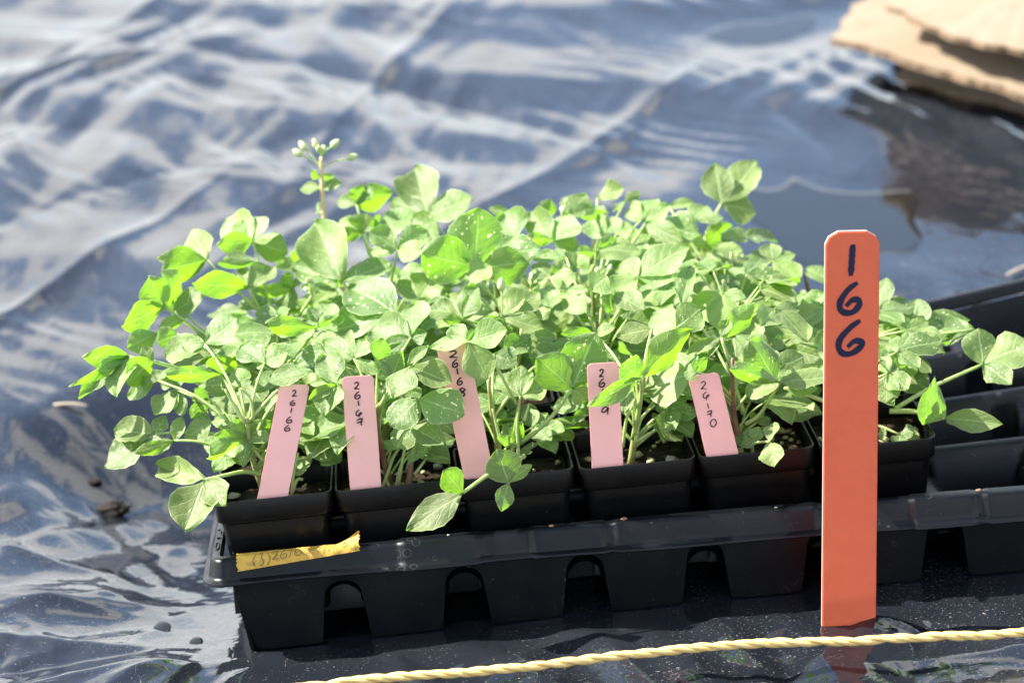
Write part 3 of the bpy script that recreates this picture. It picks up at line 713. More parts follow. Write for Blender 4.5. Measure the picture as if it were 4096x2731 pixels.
for (row, c), (pot, mw) in POTS.items():
    o, ex, ey, ez = frame(c + 0.5 + random.uniform(-.08, .08), row + 0.5 + random.uniform(-.06, .1), -0.14)
    e = empty('seedling', Matrix.Translation(Vector(o))); PLANTS[row, c] = (e, o)
    if row == 0 and c < 5: lab = ['front row seedling whose big leaf droops over the left corner of the tray', 'front row seedling with thin bare stems beside the second pink stake', 'front row seedling whose leaves hang down over the middle pot', 'front row seedling with a bright yellow-green leaf across a pink stake', 'front row seedling with one rounded leaf over its rim, left of the orange stake'][c]
    elif row == 0: lab = 'leafy green seedling in the front row just right of the orange stake'
    else: lab = f'leafy green seedling in the {ORD[c]} pot from the left of the {ROWN[row]} row'
    tag(e, lab, 'seedling', 'seedlings in the tray')
    hgt = (0.055, 0.070, 0.078, 0.080)[row] * random.uniform(0.9, 1.1) * (0.7 if c == 5 else 1.0)
    top = np.array([random.uniform(-.010, .010), random.uniform(-.008, .008), hgt])
    P = catmull([(0, 0, -0.004), top * 0.5 + np.array([random.uniform(-.004, .004), 0, 0]), top], 9)
    V, F = tube(P, np.linspace(0.0021, 0.0010, 9), 7)
    mesh_obj('stem', V, F, M['stem_brown'] if (row + c) % 3 == 1 else M['stem'], e); STEMS[row, c] = P
NRM = {'l': np.array([-0.30, -0.50, 0.80]), 't': np.array([0.62, -0.72, 0.22]), 'f': np.array([0.16, -0.93, 0.28]), 'u': np.array([-0.1, -0.35, 0.93])}
def add_leaflet(par, po, J, tip, wdt, n, young):
    a = tip - J; L = np.linalg.norm(a)
    if L < 1e-4: return
    ex = a / L; ez = unit(n - ex * (n @ ex)); ey = np.cross(ez, ex)
    if ez @ SUNV < -0.12: ez = -ez; ey = -ey
    me = random.choice(LV)[1 if young else 0]
    M4 = Matrix([[ex[i] * L, ey[i] * wdt, ez[i] * 0.5 * (L + wdt), J[i] - po[i]] for i in range(3)] + [[0, 0, 0, 1]])
    link('leaflet', me, par, M4)
def add_petiole(key, J, rad=0.0008, via=None):
    e, po = PLANTS[key]; P = STEMS[key]; jl = J - po
    if via is None:
        hz = np.clip(jl[2] * 0.72 - 0.008, 0.006, P[-1][2]); b = np.array([np.interp(hz, P[:, 2], P[:, q]) for q in range(3)])
        mid = (b + jl) / 2 + np.array([0, 0, 0.10 * np.linalg.norm(jl - b)]) * (1 if jl[2] < b[2] + .03 else -0.3)
        Q = catmull([b, mid, jl], 8)
    else: Q = catmull([v - po for v in via] + [jl], 12)
    V, F = tube(Q, np.linspace(rad * 1.25, rad * 0.8, len(Q)), 6)
    o = mesh_obj('leaf', V, F, M['petiole'], e); return o
TILE = {1: (250, 800, .3827), 2: (250, 1300, .3827), 3: (900, 800, .3827), 4: (900, 1300, .3827), 5: (1500, 600, .3827), 6: (1500, 1100, .3827), 7: (2100, 700, .3827), 8: (2100, 1200, .3827),
        9: (2600, 600, .3827), 10: (2700, 1100, .3827), 11: (3400, 1050, .4784), 12: (2700, 1500, .2976), 13: (1500, 1600, .3507), 14: (550, 1650, .4464), 15: (900, 500, .6378)}
def px(t, x, y): a, b, s = TILE[t]; return a + x * s, b + y * s
def auto_Y(u, v):
    vp = v + 0.085 * (u - 2000); return float(np.clip((1440 - vp) / 135, 0.22, 3.75))
NL = [0]
def leaf(t, j, tips, Y=None, key=None, via=None, young=None, rad=0.0008):
    u, v = px(t, *j); Yd = auto_Y(u, v) if Y is None else Y
    J = at_Y(u, v, Yd)
    if key is None:
        tr = WM.T @ J / S; row = int(np.clip(math.floor(Yd), 0, 3)); c = int(np.clip(round(tr[0] - 0.5), 0, 5 if row < 3 else 4)); key = (row, c)
    e, po = PLANTS[key]
    vv = None if via is None else [at_Y(*px(t, a, b), yy) for a, b, yy in via]
    pet = add_petiole(key, J, rad, vv); NL[0] += 1
    for tp in tips:
        tx, ty, wd, fl = tp[:4]
        n = unit(NRM[fl] + np.array([random.gauss(0, .22), random.gauss(0, .14), random.gauss(0, .18)]))
        uu, v2 = px(t, tx, ty); ray = unit(wray(uu, v2))
        if abs(ray @ n) < 0.35: n = unit(n - 0.35 * ray)
        tip = at_plane(uu, v2, J, n); L = np.linalg.norm(tip - J); d2 = math.hypot(uu - u, v2 - v)
        flat = d2 / FPX * np.linalg.norm(J - CW)
        if L > 2.0 * flat: tip = at_Y(uu, v2, Yd + 0.02)
        # width: the leaf's side axis foreshortens too
        ex = unit(tip - J); ey = unit(np.cross(n, ex)); pe = ey - ray * (ey @ ray); fs = max(0.45, np.linalg.norm(pe))
        W_ = wd * TILE[t][2] / FPX * np.linalg.norm(J - CW) / fs
        yg = young if young is not None else (fl == 't' and random.random() < .6)
        add_leaflet(pet, po, J, tip, W_ * 1.28, n, yg)

leaf(1, (1510, 630), [(1020, 735, 300, 't'), (985, 600, 180, 'l'), (1330, 300, 260, 'l'), (1300, 735, 90, 'l')], 2.5)
leaf(3, (290, 430), [(0, 190, 330, 'l'), (270, 165, 320, 'l'), (655, 560, 250, 't'), (560, 350, 80, 'l'), (-90, 470, 200, 't')], 2.8)
leaf(3, (345, 660), [(-30, 600, 120, 'l'), (-70, 660, 90, 't')], 2.4)
leaf(3, (240, 915), [(520, 690, 200, 'l'), (170, 710, 110, 'l'), (-360, 860, 230, 't'), (-500, 990, 110, 'l')], 2.2)
leaf(1, (1300, 1215), [(1460, 860, 90, 't'), (990, 1370, 120, 't')], 1.7)
leaf(1, (1060, 1115), [(880, 800, 220, 't'), (1250, 740, 230, 't'), (600, 1310, 250, 't')], 1.7)
leaf(1, (1150, 1190), [(1450, 960, 200, 'l'), (1090, 990, 100, 't')], 1.8)
leaf(1, (990, 1385), [(690, 1540, 210, 't'), (1200, 1390, 100, 'l')], 1.4)
leaf(1, (1200, 1400), [(980, 1480, 190, 't')], 1.3)
leaf(2, (1490, 200), [(1070, 330, 240, 'l'), (1250, 215, 160, 'l'), (1670, 160, 180, 'l'), (1820, -80, 230, 'l')], 0.9)
leaf(2, (690, 325), [(205, 330, 190, 't'), (330, 470, 110, 't'), (60, 640, 90, 't'), (170, 780, 120, 'l'), (535, 725, 250, 'l')], 1.1, (1, 0))
leaf(2, (950, 370), [(660, 620, 230, 't'), (830, 230, 120, 'l')], 1.0, (1, 0))
leaf(2, (1000, 580), [(655, 740, 180, 'l'), (1060, 470, 130, 'l'), (860, 560, 90, 'l'), (1165, 600, 140, 'l')], 0.8, (0, 0))
leaf(2, (1210, 680), [(950, 930, 170, 'l'), (1240, 940, 120, 'l'), (1230, 430, 110, 'l'), (1080, 920, 120, 'l')], 0.75, (0, 0))
leaf(2, (970, 1135), [(545, 1110, 250, 'l'), (1070, 940, 130, 'l'), (430, 1475, 240, 'l')], 0.7, (0, 0), [(1640, 1140, .6), (1270, 1120, .65)])
leaf(2, (1170, 1205), [(715, 1280, 160, 'l'), (1250, 950, 120, 'l'), (1020, 1320, 60, 'l'), (750, 1340, 110, 't')], 0.55, (0, 0), [(1640, 1280, .5), (1400, 1215, .5)])
leaf(2, (1560, 1010), [(1300, 880, 130, 'l'), (1275, 1200, 180, 'l'), (1740, 980, 120, 'l')], 0.6, (0, 0))
leaf(2, (1660, 520), [(1680, 320, 270, 't'), (1080, 510, 140, 't')], 0.8)
leaf(4, (150, 640), [(-340, 610, 180, 'l'), (120, 440, 200, 'l'), (270, 580, 70, 'l')], 0.6, (0, 0))
leaf(2, (1530, 770), [(1370, 660, 100, 't'), (1335, 970, 130, 't'), (1350, 780, 90, 't')], 0.7, (0, 0))
leaf(14, (610, 600), [(165, 465, 200, 'l'), (415, 1040, 330, 'l'), (780, 805, 220, 'l')], 0.12, (0, 0), [(1130, 560, .35), (960, 530, .3), (790, 560, .2)], rad=0.0011)
leaf(14, (985, 215), [(620, 405, 120, 't'), (680, 205, 100, 't'), (860, 40, 120, 't'), (740, 345, 180, 'l'), (900, 460, 160, 'l'), (1190, 80, 130, 't'), (1180, 230, 110, 'l'), (950, 495, 110, 'l')], 0.4, (0, 0))
leaf(14, (1785, 65), [(1455, 255, 160, 'l'), (1710, 290, 130, 'l'), (1530, 380, 210, 'l')], 0.45, (0, 1))
leaf(14, (1560, 395), [(1765, 300, 170, 'l'), (1400, 560, 120, 'l')], 0.35, (0, 0))
leaf(4, (415, 390), [(140, 200, 230, 'l'), (655, 270, 200, 'l'), (770, 170, 150, 'l'), (330, 410, 100, 'l')])
leaf(4, (1110, 290), [(715, 430, 210, 'l'), (1000, 190, 90, 'l')])
leaf(4, (915, 480), [(440, 570, 170, 'l'), (860, 620, 120, 'l')])
leaf(4, (1165, 615), [(1040, 310, 260, 'l'), (1020, 935, 240, 'l'), (870, 780, 100, 't'), (880, 600, 90, 'l')])
leaf(4, (1350, 350), [(1005, 130, 180, 'l'), (1100, 300, 110, 'l'), (1290, 30, 90, 'l'), (1460, 130, 180, 'l'), (1590, 500, 120, 'l')])
leaf(4, (1600, 365), [(1650, 130, 180, 't')])
leaf(4, (1740, 590), [(1570, 360, 130, 't'), (1829, 300, 190, 't')])
leaf(4, (565, 760), [(420, 770, 210, 'l')], 0.5)
leaf(3, (1225, 855), [(930, 215, 440, 'l'), (715, 710, 240, 'l'), (1740, 640, 210, 'l'), (1170, 880, 60, 't')], 2.0)
leaf(3, (1770, 1185), [(1280, 860, 410, 'l'), (1110, 1370, 270, 'l')], 1.5)
leaf(3, (960, 1335), [(415, 1290, 165, 't'), (715, 1440, 140, 'l'), (1140, 1220, 80, 't')], 1.0)
leaf(3, (545, 1205), [(310, 1180, 160, 'l'), (400, 1100, 60, 'l')])
leaf(3, (715, 920), [(620, 1190, 180, 'l'), (340, 980, 120, 't'), (620, 760, 130, 't'), (790, 800, 70, 'l')])
leaf(3, (980, 1290), [(1110, 1050, 220, 'l'), (880, 1120, 120, 'l')])
leaf(3, (800, 625), [(700, 540, 90, 't'), (540, 720, 160, 'l')])
leaf(3, (545, 1390), [(-50, 1380, 140, 'l'), (760, 1350, 130, 'l')])
leaf(3, (1440, 350), [(1180, 200, 160, 'l'), (1480, 140, 260, 'l'), (1220, 340, 130, 't')], 3.0)
leaf(15, (825, 500), [(700, 465, 75, 'l'), (840, 390, 100, 't'), (1045, 415, 140, 't'), (905, 380, 90, 'l')], 3.4)
leaf(5, (560, 700), [(410, 170, 380, 'l'), (165, 520, 240, 'l'), (1025, 500, 240, 'l')], 3.2)
leaf(5, (40, 800), [(390, 690, 210, 'l'), (-10, 690, 120, 't')], 3.0)
leaf(5, (1040, 1235), [(1075, 600, 450, 'f'), (480, 1060, 420, 'f'), (1575, 1180, 330, 'f')], 1.6, young=False)
leaf(5, (985, 1395), [(1215, 1205, 200, 'l'), (1070, 1450, 60, 't')], 1.4)
leaf(5, (680, 965), [(400, 700, 270, 'l')], 2.5)
leaf(5, (235, 1040), [(-60, 850, 210, 'l'), (560, 820, 210, 'l'), (500, 1090, 200, 'l'), (-70, 1050, 120, 'l')], 2.2)
leaf(5, (240, 1355), [(520, 1230, 160, 'l'), (130, 1340, 80, 'l')])
leaf(5, (470, 1560), [(610, 1310, 270, 'l'), (230, 1370, 170, 'l')])
leaf(5, (1490, 940), [(1340, 660, 340, 'l')], 2.6)
leaf(7, (300, 690), [(30, 380, 260, 'l'), (450, 395, 280, 'l'), (10, 650, 120, 't'), (540, 760, 130, 't')], 2.4)
leaf(5, (1210, 1105), [(1455, 890, 200, 'l'), (1700, 1010, 250, 'l')], 2.0)
leaf(7, (430, 865), [(50, 855, 110, 'l'), (320, 750, 90, 'l')], 1.9)
leaf(5, (1440, 675), [(1180, 605, 80, 'l'), (1230, 720, 70, 't')], 3.0)
leaf(6, (375, 650), [(380, 250, 330, 'l'), (-60, 560, 340, 'l'), (540, 600, 130, 'l'), (60, 790, 150, 'l')], 0.9)
leaf(6, (860, 400), [(545, 350, 200, 'l')], 1.3)
leaf(6, (915, 460), [(1070, 110, 200, 'l'), (1085, 150, 110, 't'), (700, 470, 90, 't'), (1040, 330, 100, 'l'), (760, 200, 150, 'l')], 1.2)
leaf(6, (960, 465), [(1300, 420, 160, 'l')], 1.5)
leaf(6, (1335, 440), [(1705, 150, 260, 'l'), (1765, 560, 150, 'l'), (1030, 490, 60, 't'), (1500, 180, 210, 'l')], 1.0)
leaf(6, (970, 695), [(1385, 580, 240, 'l'), (780, 530, 170, 'l'), (1020, 560, 60, 't')], 0.1, (0, 2), [(1480, 1350, .3), (1200, 850, .25)])
leaf(6, (975, 700), [(560, 745, 130, 'l'), (1175, 1095, 280, 'f')], 0.02, (0, 2), [(1480, 1350, .3), (1200, 850, .2)])
leaf(6, (560, 740), [(335, 930, 100, 'l')], 0.05, (0, 1))
leaf(6, (362, 960), [(800, 1120, 235, 'l'), (190, 1290, 250, 'l')], 0.02, (0, 1))
leaf(6, (460, 1292), [(930, 1440, 340, 'l'), (150, 1560, 270, 'l'), (390, 1150, 110, 'l')], 0.0, (0, 1), [(330, 2050, .35), (430, 1700, .2)])
leaf(6, (100, 1120), [(285, 790, 165, 't'), (10, 880, 120, 't')], 0.4, (0, 1))
leaf(6, (1520, 1262), [(1245, 1040, 210, 'l'), (1520, 925, 190, 'l'), (1800, 1180, 200, 'l'), (1640, 1000, 120, 'l')], 0.3, (0, 2), [(1440, 1850, .4), (1470, 1530, .35)])
leaf(6, (1240, 830), [(1480, 930, 210, 'l')], 0.8)
leaf(7, (740, 805), [(1020, 700, 140, 't'), (540, 800, 110, 't'), (1220, 745, 200, 'l'), (900, 640, 80, 't')], 2.2)
leaf(7, (430, 440), [(640, 190, 270, 'l'), (740, 330, 120, 'l')], 3.4)
leaf(7, (760, 240), [(1035, 140, 160, 'l')], 3.6)
leaf(7, (850, 665), [(670, 440, 220, 'l')], 2.7)
leaf(7, (950, 625), [(890, 430, 170, 'l'), (1130, 560, 120, 'l')], 2.7)
leaf(7, (860, 390), [(560, 440, 90, 't'), (720, 330, 80, 'l')], 3.1)
leaf(7, (1215, 475), [(1080, 280, 170, 'l'), (1375, 225, 190, 'l'), (1470, 290, 90, 't')], 3.0)
leaf(7, (1050, 275), [(1200, 165, 100, 'l'), (920, 380, 60, 'l')], 3.3)
leaf(7, (1260, 505), [(1820, 580, 290, 'l'), (1635, 690, 180, 'l'), (1500, 330, 150, 'l')], 2.6)
leaf(7, (235, 465), [(270, 250, 140, 't')], 3.4)
leaf(7, (1185, 1065), [(965, 920, 250, 'l'), (1705, 700, 260, 'l'), (860, 1290, 230, 'l'), (1580, 1090, 120, 'l'), (1260, 1130, 60, 't')], 1.4)
leaf(7, (860, 1060), [(680, 1200, 230, 'l')], 1.3)
leaf(7, (1640, 1390), [(1725, 900, 160, 'l')], 0.9)
leaf(7, (1180, 1175), [(1540, 1340, 200, 'l')], 1.7)
leaf(7, (930, 1250), [(1240, 1395, 200, 'l'), (820, 1420, 150, 't'), (1150, 1110, 80, 't')], 1.3)
leaf(7, (400, 1230), [(645, 1445, 210, 'l'), (660, 1190, 90, 'l')], 1.4)
leaf(7, (270, 1400), [(230, 1150, 190, 'l'), (110, 1470, 110, 'l'), (380, 1250, 80, 'l')], 1.3)
leaf(7, (260, 1065), [(80, 930, 180, 'l'), (400, 890, 100, 't'), (510, 1090, 180, 'l'), (120, 1120, 90, 'l')], 1.7)
leaf(7, (540, 965), [(670, 850, 130, 'l'), (470, 1020, 80, 'l'), (420, 800, 120, 'l')], 1.9)
leaf(9, (745, 562), [(680, 145, 270, 'l'), (1110, 105, 290, 'l'), (1115, 640, 240, 'l')], 3.6, (3, 4), [(560, 1000, 3.4), (640, 760, 3.5)], rad=0.0011)
leaf(9, (590, 845), [(855, 790, 95, 't'), (895, 905, 70, 't')], 3.3, (3, 4))
leaf(9, (620, 1025), [(690, 830, 140, 't'), (450, 900, 100, 't')], 3.1, (3, 4))
leaf(9, (600, 1085), [(965, 1050, 160, 'l'), (640, 1250, 130, 'l'), (805, 1230, 140, 'l')], 2.8)
leaf(9, (945, 1185), [(1320, 1080, 125, 'l'), (920, 1060, 90, 'l')], 3.0, (2, 4), [(600, 1350, 2.8), (820, 1260, 2.9)])
leaf(9, (700, 1485), [(1185, 1285, 190, 'l'), (460, 1300, 190, 'l'), (740, 1275, 160, 'l'), (510, 1440, 120, 'l'), (830, 1440, 120, 'l'), (1025, 1465, 120, 't')], 2.2, (2, 4))
leaf(9, (200, 590), [(465, 550, 90, 'l')], 3.6)
leaf(9, (460, 720), [(590, 570, 200, 'l'), (760, 700, 90, 'l')], 3.3)
leaf(10, (485, 655), [(840, 320, 190, 't'), (560, 455, 110, 'l'), (110, 830, 110, 'l'), (165, 930, 180, 'l')], 0.55, (0, 4), [(720, 1450, .45), (620, 1150, .5), (560, 900, .52)], rad=0.0013)
leaf(10, (780, 690), [(830, 490, 200, 'l')], 0.9)
leaf(10, (1095, 1122), [(760, 690, 350, 't'), (545, 965, 160, 't'), (1605, 1050, 170, 'l'), (1490, 930, 110, 'l'), (740, 1250, 190, 'l')], 0.25, (0, 4), [(740, 1560, .4), (900, 1440, .35)], young=False, rad=0.0011)
leaf(10, (1140, 1180), [(1500, 1180, 120, 'l')], 0.4, (0, 5), [(1640, 1350, .4), (1400, 1260, .4)], rad=0.0011)
leaf(10, (1070, 550), [(890, 340, 230, 'l')], 1.6, (1, 5))
leaf(10, (1290, 365), [(1040, 300, 160, 'l'), (1560, 190, 150, 'l')], 1.9, (1, 5))
leaf(10, (1225, 575), [(1560, 320, 230, 'l'), (1170, 480, 100, 'l')], 1.5, (1, 5))
leaf(10, (1290, 605), [(915, 660, 140, 'l'), (1580, 650, 140, 'l')], 1.3, (1, 5))
leaf(10, (1160, 765), [(1540, 860, 180, 'l'), (1110, 930, 150, 'l'), (1000, 700, 120, 'l')], 1.1, (1, 5))
leaf(10, (1540, 1445), [(1100, 1470, 120, 'l'), (1275, 1340, 120, 'l')], 0.5, (0, 5))
leaf(10, (215, 1010), [(345, 860, 100, 't'), (110, 1085, 110, 'l'), (210, 880, 60, 't')], 0.12, (0, 4))
leaf(8, (1770, 745), [(1560, 520, 270, 'l')], 0.4)
leaf(8, (1725, 775), [(1235, 930, 380, 'l')], 0.2)
leaf(8, (490, 930), [(120, 590, 340, 'f'), (740, 350, 390, 'f'), (650, 700, 140, 't'), (660, 1040, 180, 'f')], 0.25, (0, 2), [(-60, 1500, .4), (250, 1250, .3)], young=False, rad=0.0012)
leaf(8, (370, 520), [(60, 610, 210, 'l')], 0.9)
leaf(8, (745, 370), [(350, 350, 120, 't'), (940, 270, 100, 'l'), (880, 380, 100, 'l')], 0.9)
leaf(8, (1205, 812), [(645, 1105, 160, 't'), (1000, 650, 260, 't'), (1675, 320, 270, 't')], 0.0, (0, 3), [(1130, 1450, .4), (1215, 1000, .15)], rad=0.0012)
leaf(8, (1580, 295), [(1335, 150, 270, 'l'), (1835, 80, 280, 'l')], 0.6)
leaf(8, (1325, 300), [(945, 385, 180, 'l')], 0.8)
leaf(8, (1100, 900), [(1030, 1190, 115, 'l')], 0.3, (0, 3))
leaf(8, (1510, 1150), [(1685, 1090, 150, 'l'), (1790, 1200, 130, 'l'), (1420, 1400, 160, 'l'), (1560, 1350, 160, 'l')], 0.4, (0, 3))
leaf(8, (1640, 1260), [(1600, 1460, 95, 'l')], 0.4, (0, 3))
leaf(8, (660, 1125), [(290, 1120, 140, 'l'), (490, 1280, 90, 'l')], 0.6, (0, 3))
leaf(8, (1110, 570), [(955, 435, 75, 't')], 0.5)
leaf(13, (1005, 1055), [(360, 1490, 280, 'l'), (770, 790, 240, 't')], -0.45, (0, 2), [(1700, 640, .2), (1500, 740, -.1), (1290, 850, -.3)], rad=0.0012)
leaf(13, (1525, 945), [(1390, 560, 340, 'f'), (1780, 730, 110, 'f'), (1430, 1265, 170, 'f')], -0.30, (0, 2), [(1640, 700, .3), (1560, 850, -.05)], young=False)
leaf(13, (400, 290), [(808, 520, 220, 'l'), (230, 550, 240, 'l'), (430, 100, 100, 'l')], 0.1, (0, 1), [(260, 1000, .3), (330, 600, .2)])
leaf(13, (465, 575), [(600, 600, 130, 'l'), (400, 720, 110, 'l'), (575, 455, 80, 'l'), (385, 480, 110, 'l')], 0.25, (0, 1), [(240, 1000, .3), (300, 740, .25)])
leaf(13, (300, 525), [(70, 490, 100, 'l')], 0.3, (0, 1))
leaf(13, (1580, 485), [(1370, 420, 120, 't'), (1670, 240, 140, 't'), (1490, 290, 100, 'l')], 0.35, (0, 2))
leaf(13, (1640, 600), [(1790, 590, 60, 'l'), (1850, 490, 60, 'l')], 0.4, (0, 2))
leaf(13, (590, 660), [(820, 660, 40, 'l')], 0.3, (0, 1), [(450, 850, .3)])
leaf(12, (1280, 890), [(1335, 640, 160, 'l'), (1340, 1230, 270, 'l')], -0.05, (0, 4), [(1040, 1060, .25), (1060, 920, .15)])
leaf(12, (1070, 880), [(1130, 690, 150, 'l'), (880, 945, 110, 'l'), (940, 740, 100, 'l'), (850, 900, 70, 'l')], 0.2, (0, 4))
leaf(12, (1090, 640), [(1290, 590, 100, 'l'), (1000, 500, 90, 't'), (1190, 480, 80, 'l')], 0.45, (0, 4))
leaf(12, (910, 980), [(800, 800, 60, 'l'), (850, 1040, 80, 'l'), (960, 650, 120, 'l')], 0.25, (0, 4))
leaf(11, (1110, 852), [(1075, 545, 235, 'l'), (1500, 650, 240, 'l'), (1355, 1015, 170, 'l')], 1.0, (0, 5), [(380, 1220, .5), (690, 1040, .8)], rad=0.0011)
leaf(11, (790, 1302), [(660, 1050, 310, 't'), (1270, 1340, 150, 'l'), (900, 1330, 60, 't')], 0.4, (0, 5), [(330, 1240, .5), (560, 1250, .45)], young=False, rad=0.0013)
leaf(11, (490, 612), [(560, 310, 230, 'l'), (1000, 460, 180, 'l'), (310, 690, 160, 'l'), (720, 740, 180, 'l')], 1.6, (1, 5), [(100, 900, 1.5), (260, 700, 1.55)], rad=0.001)
leaf(11, (1040, 560), [(650, 610, 200, 'l')], 1.5, (1, 5), [(200, 740, 1.4), (560, 630, 1.45)])
leaf(11, (240, 420), [(290, 115, 140, 'l'), (460, 280, 170, 'l'), (445, 540, 120, 'l'), (490, 350, 90, 't')], 1.8, (1, 5))
leaf(11, (310, 930), [(505, 820, 115, 't'), (490, 1060, 160, 'l'), (290, 1165, 200, 'l'), (250, 780, 120, 'l'), (390, 1120, 90, 'l')], 0.4, (0, 5))
leaf(11, (420, 1440), [(525, 1390, 90, 'l'), (395, 1525, 110, 'l'), (582, 1500, 130, 'l')], 0.35, (0, 5))
leaf(11, (230, 1430), [(305, 1435, 90, 'l')], 0.3, (0, 5))
# lower and inner leaves of every plant
for key, (e, po) in PLANTS.items():
    row, c = key; rr = random.Random(900 + row * 10 + c); P = STEMS[key]
    for i in range(7 if row == 0 else 22):
        a = rr.uniform(0, 6.283); rad = rr.uniform(0.008, 0.034); hz = rr.uniform(0.30, 1.02) * P[-1][2]
        if row == 0: hz = rr.uniform(0.02, 0.045); rad *= 0.8
        if row == 0 and math.sin(a) < 0.1: a = -a
        J = po + np.array([math.cos(a) * rad, math.sin(a) * rad, hz])
        pet = add_petiole(key, J, 0.0006)
        out = np.array([math.cos(a), math.sin(a), 0.0]); n0 = unit(np.array([0, 0, 1.0]) - out * rr.uniform(-0.1, 0.5) * -1 + np.array([rr.gauss(0, .2), rr.gauss(0, .2) - .25, 0]))
        for da in ((-1.1, 0, 1.1) if rr.random() < .75 else (-1.3, -.6, 0.1, .75, 1.4)):
            d = np.array([math.cos(a + da), math.sin(a + da), rr.uniform(-.5, .25)]); d = unit(d - n0 * (d @ n0) * 0.7); L = rr.uniform(0.012, 0.026) * (1.15 if abs(da) < .2 else 0.9)
            add_leaflet(pet, po, J, J + d * L, L * rr.uniform(0.58, 0.8), n0, rr.random() < .3)
# thin bare side stems seen low in the front pots
for key, t, lst in (((0, 1), 13, [[(90, 1000), (200, 680), (270, 560)], [(170, 1010), (120, 870)], [(380, 1000), (410, 700), (400, 400)]]), ((0, 2), 13, [[(1430, 470), (1340, 100)], [(1640, 660), (1620, 300), (1650, 20)], [(1700, 230), (1760, 40)]]),
                    ((0, 0), 14, [[(1380, 780), (1400, 560), (1440, 360)], [(1380, 740), (1430, 600), (1480, 600), (1460, 585)]]), ((0, 3), 8, [[(1020, 1540), (1060, 1250), (1130, 1090)], [(1150, 1520), (1210, 1250), (1360, 1090)], [(1160, 1480), (1290, 1400), (1460, 1310)], [(1150, 1400), (1140, 1200)]]),
                    ((0, 0), 4, [[(210, 1030), (100, 850), (0, 670)], [(300, 990), (260, 760), (160, 660)], [(410, 1430), (320, 1330), (240, 1270)]])):
    e, po = PLANTS[key]
    for i, pl in enumerate(lst):
        Q = catmull([at_Y(*px(t, a, b), 0.32) - po for a, b in pl], 10); V, F = tube(Q, np.linspace(0.0011, 0.0006, 10) * (1.9 if key == (0, 1) and i == 2 else 1), 6)
        mesh_obj('stem', V, F, M['stem_brown'] if key == (0, 1) and i == 2 else M['petiole'], e)
# flower buds
BV, BF = lump(5, 8, 8, 0.05)
bud_me = bpy.data.meshes.new('bud'); bud_me.from_pydata([(x * (1 - .35 * z), y * (1 - .35 * z), z * 2.0) for x, y, z in BV], [], [f[::-1] for f in BF]); bud_me.materials.append(M['bud'])
bud_me.polygons.foreach_set('use_smooth', [True] * len(BF)); bud_me.update()
def bud(par, po, base, tip, r):
    V, F = tube(catmull([base - po, (base + tip) / 2 - po + np.array([0, 0, .001]), tip - po], 6), 0.00045, 5); s_ = mesh_obj('flower_stalk', V, F, M['petiole'], par)
    d = unit(tip - base); ex = unit(np.cross(d, [0.3, 1, 0.1])); ey = np.cross(d, ex)
    link('bud', bud_me, s_, mat4(tip + d * r * 1.2 - po, ex * r, ey * r, d * r))
Yf = 3.3; keyf = (3, 1); e, po = PLANTS[keyf]
stem_px = [(640, 900), (622, 600), (612, 420), (603, 270), (605, 200)]
Q = [at_Y(*px(15, a, b), Yf) - po for a, b in stem_px]
V, F = tube(catmull([np.array([0, 0, 0.05])] + Q, 18), np.linspace(0.0019, 0.0010, 18), 7); mesh_obj('stem', V, F, M['stem_tan'], e)
for bx, by, j in ((480, 175, 3), (505, 135, 3), (580, 130, 4), (612, 155, 4), (672, 120, 4), (775, 195, 3), (595, 150, 4)):
    bud(e, po, Q[j] + po, at_Y(*px(15, bx, by + 15), Yf + random.uniform(-.1, .1)), 0.0022)
leaf(15, (605, 395), [(468, 400, 60, 'l'), (735, 362, 60, 'l')], Yf, keyf, [(612, 430, Yf)])
leaf(15, (600, 325), [(530, 300, 45, 't'), (683, 318, 45, 't')], Yf, keyf, [(606, 350, Yf)])
leaf(15, (595, 550), [(578, 480, 25, 'l'), (570, 540, 25, 'l')], Yf, keyf, [(612, 560, Yf)])
for t, cx, cy, nb, Yb in ((3, 910, 890, 9, 2.0), (5, 1630, 1350, 7, 1.9), (7, 60, 1090, 6, 1.8), (7, 810, 1000, 9, 1.6), (7, 380, 320, 5, 3.2)):
    b0 = at_Y(*px(t, cx, cy + 110), Yb); tr = WM.T @ b0 / S; key = (int(min(3, Yb)), int(np.clip(round(tr[0] - .5), 0, 4))); e, po = PLANTS[key]
    pet = add_petiole(key, b0, 0.0010)
    for i in range(nb):
        tp = at_Y(*px(t, cx + random.uniform(-85, 85), cy + random.uniform(-60, 50)), Yb + random.uniform(-.1, .1)); d = unit(tp - b0); ex = unit(np.cross(d, [.3, 1, .1])); ey = np.cross(d, ex); r = 0.0012
        V, F = tube([b0 - po, tp - po], 0.0004, 5); s_ = mesh_obj('flower_stalk', V, F, M['petiole'], e)
        link('bud', bud_me, s_, mat4(tp - po, ex * r, ey * r, d * r))
# one pale bud on a stalk
e, po = PLANTS[1, 2]; b0 = at_Y(*px(6, 1330, 450), 1.0); bud(e, po, b0, at_Y(*px(6, 1322, 150), 1.0), 0.0024)

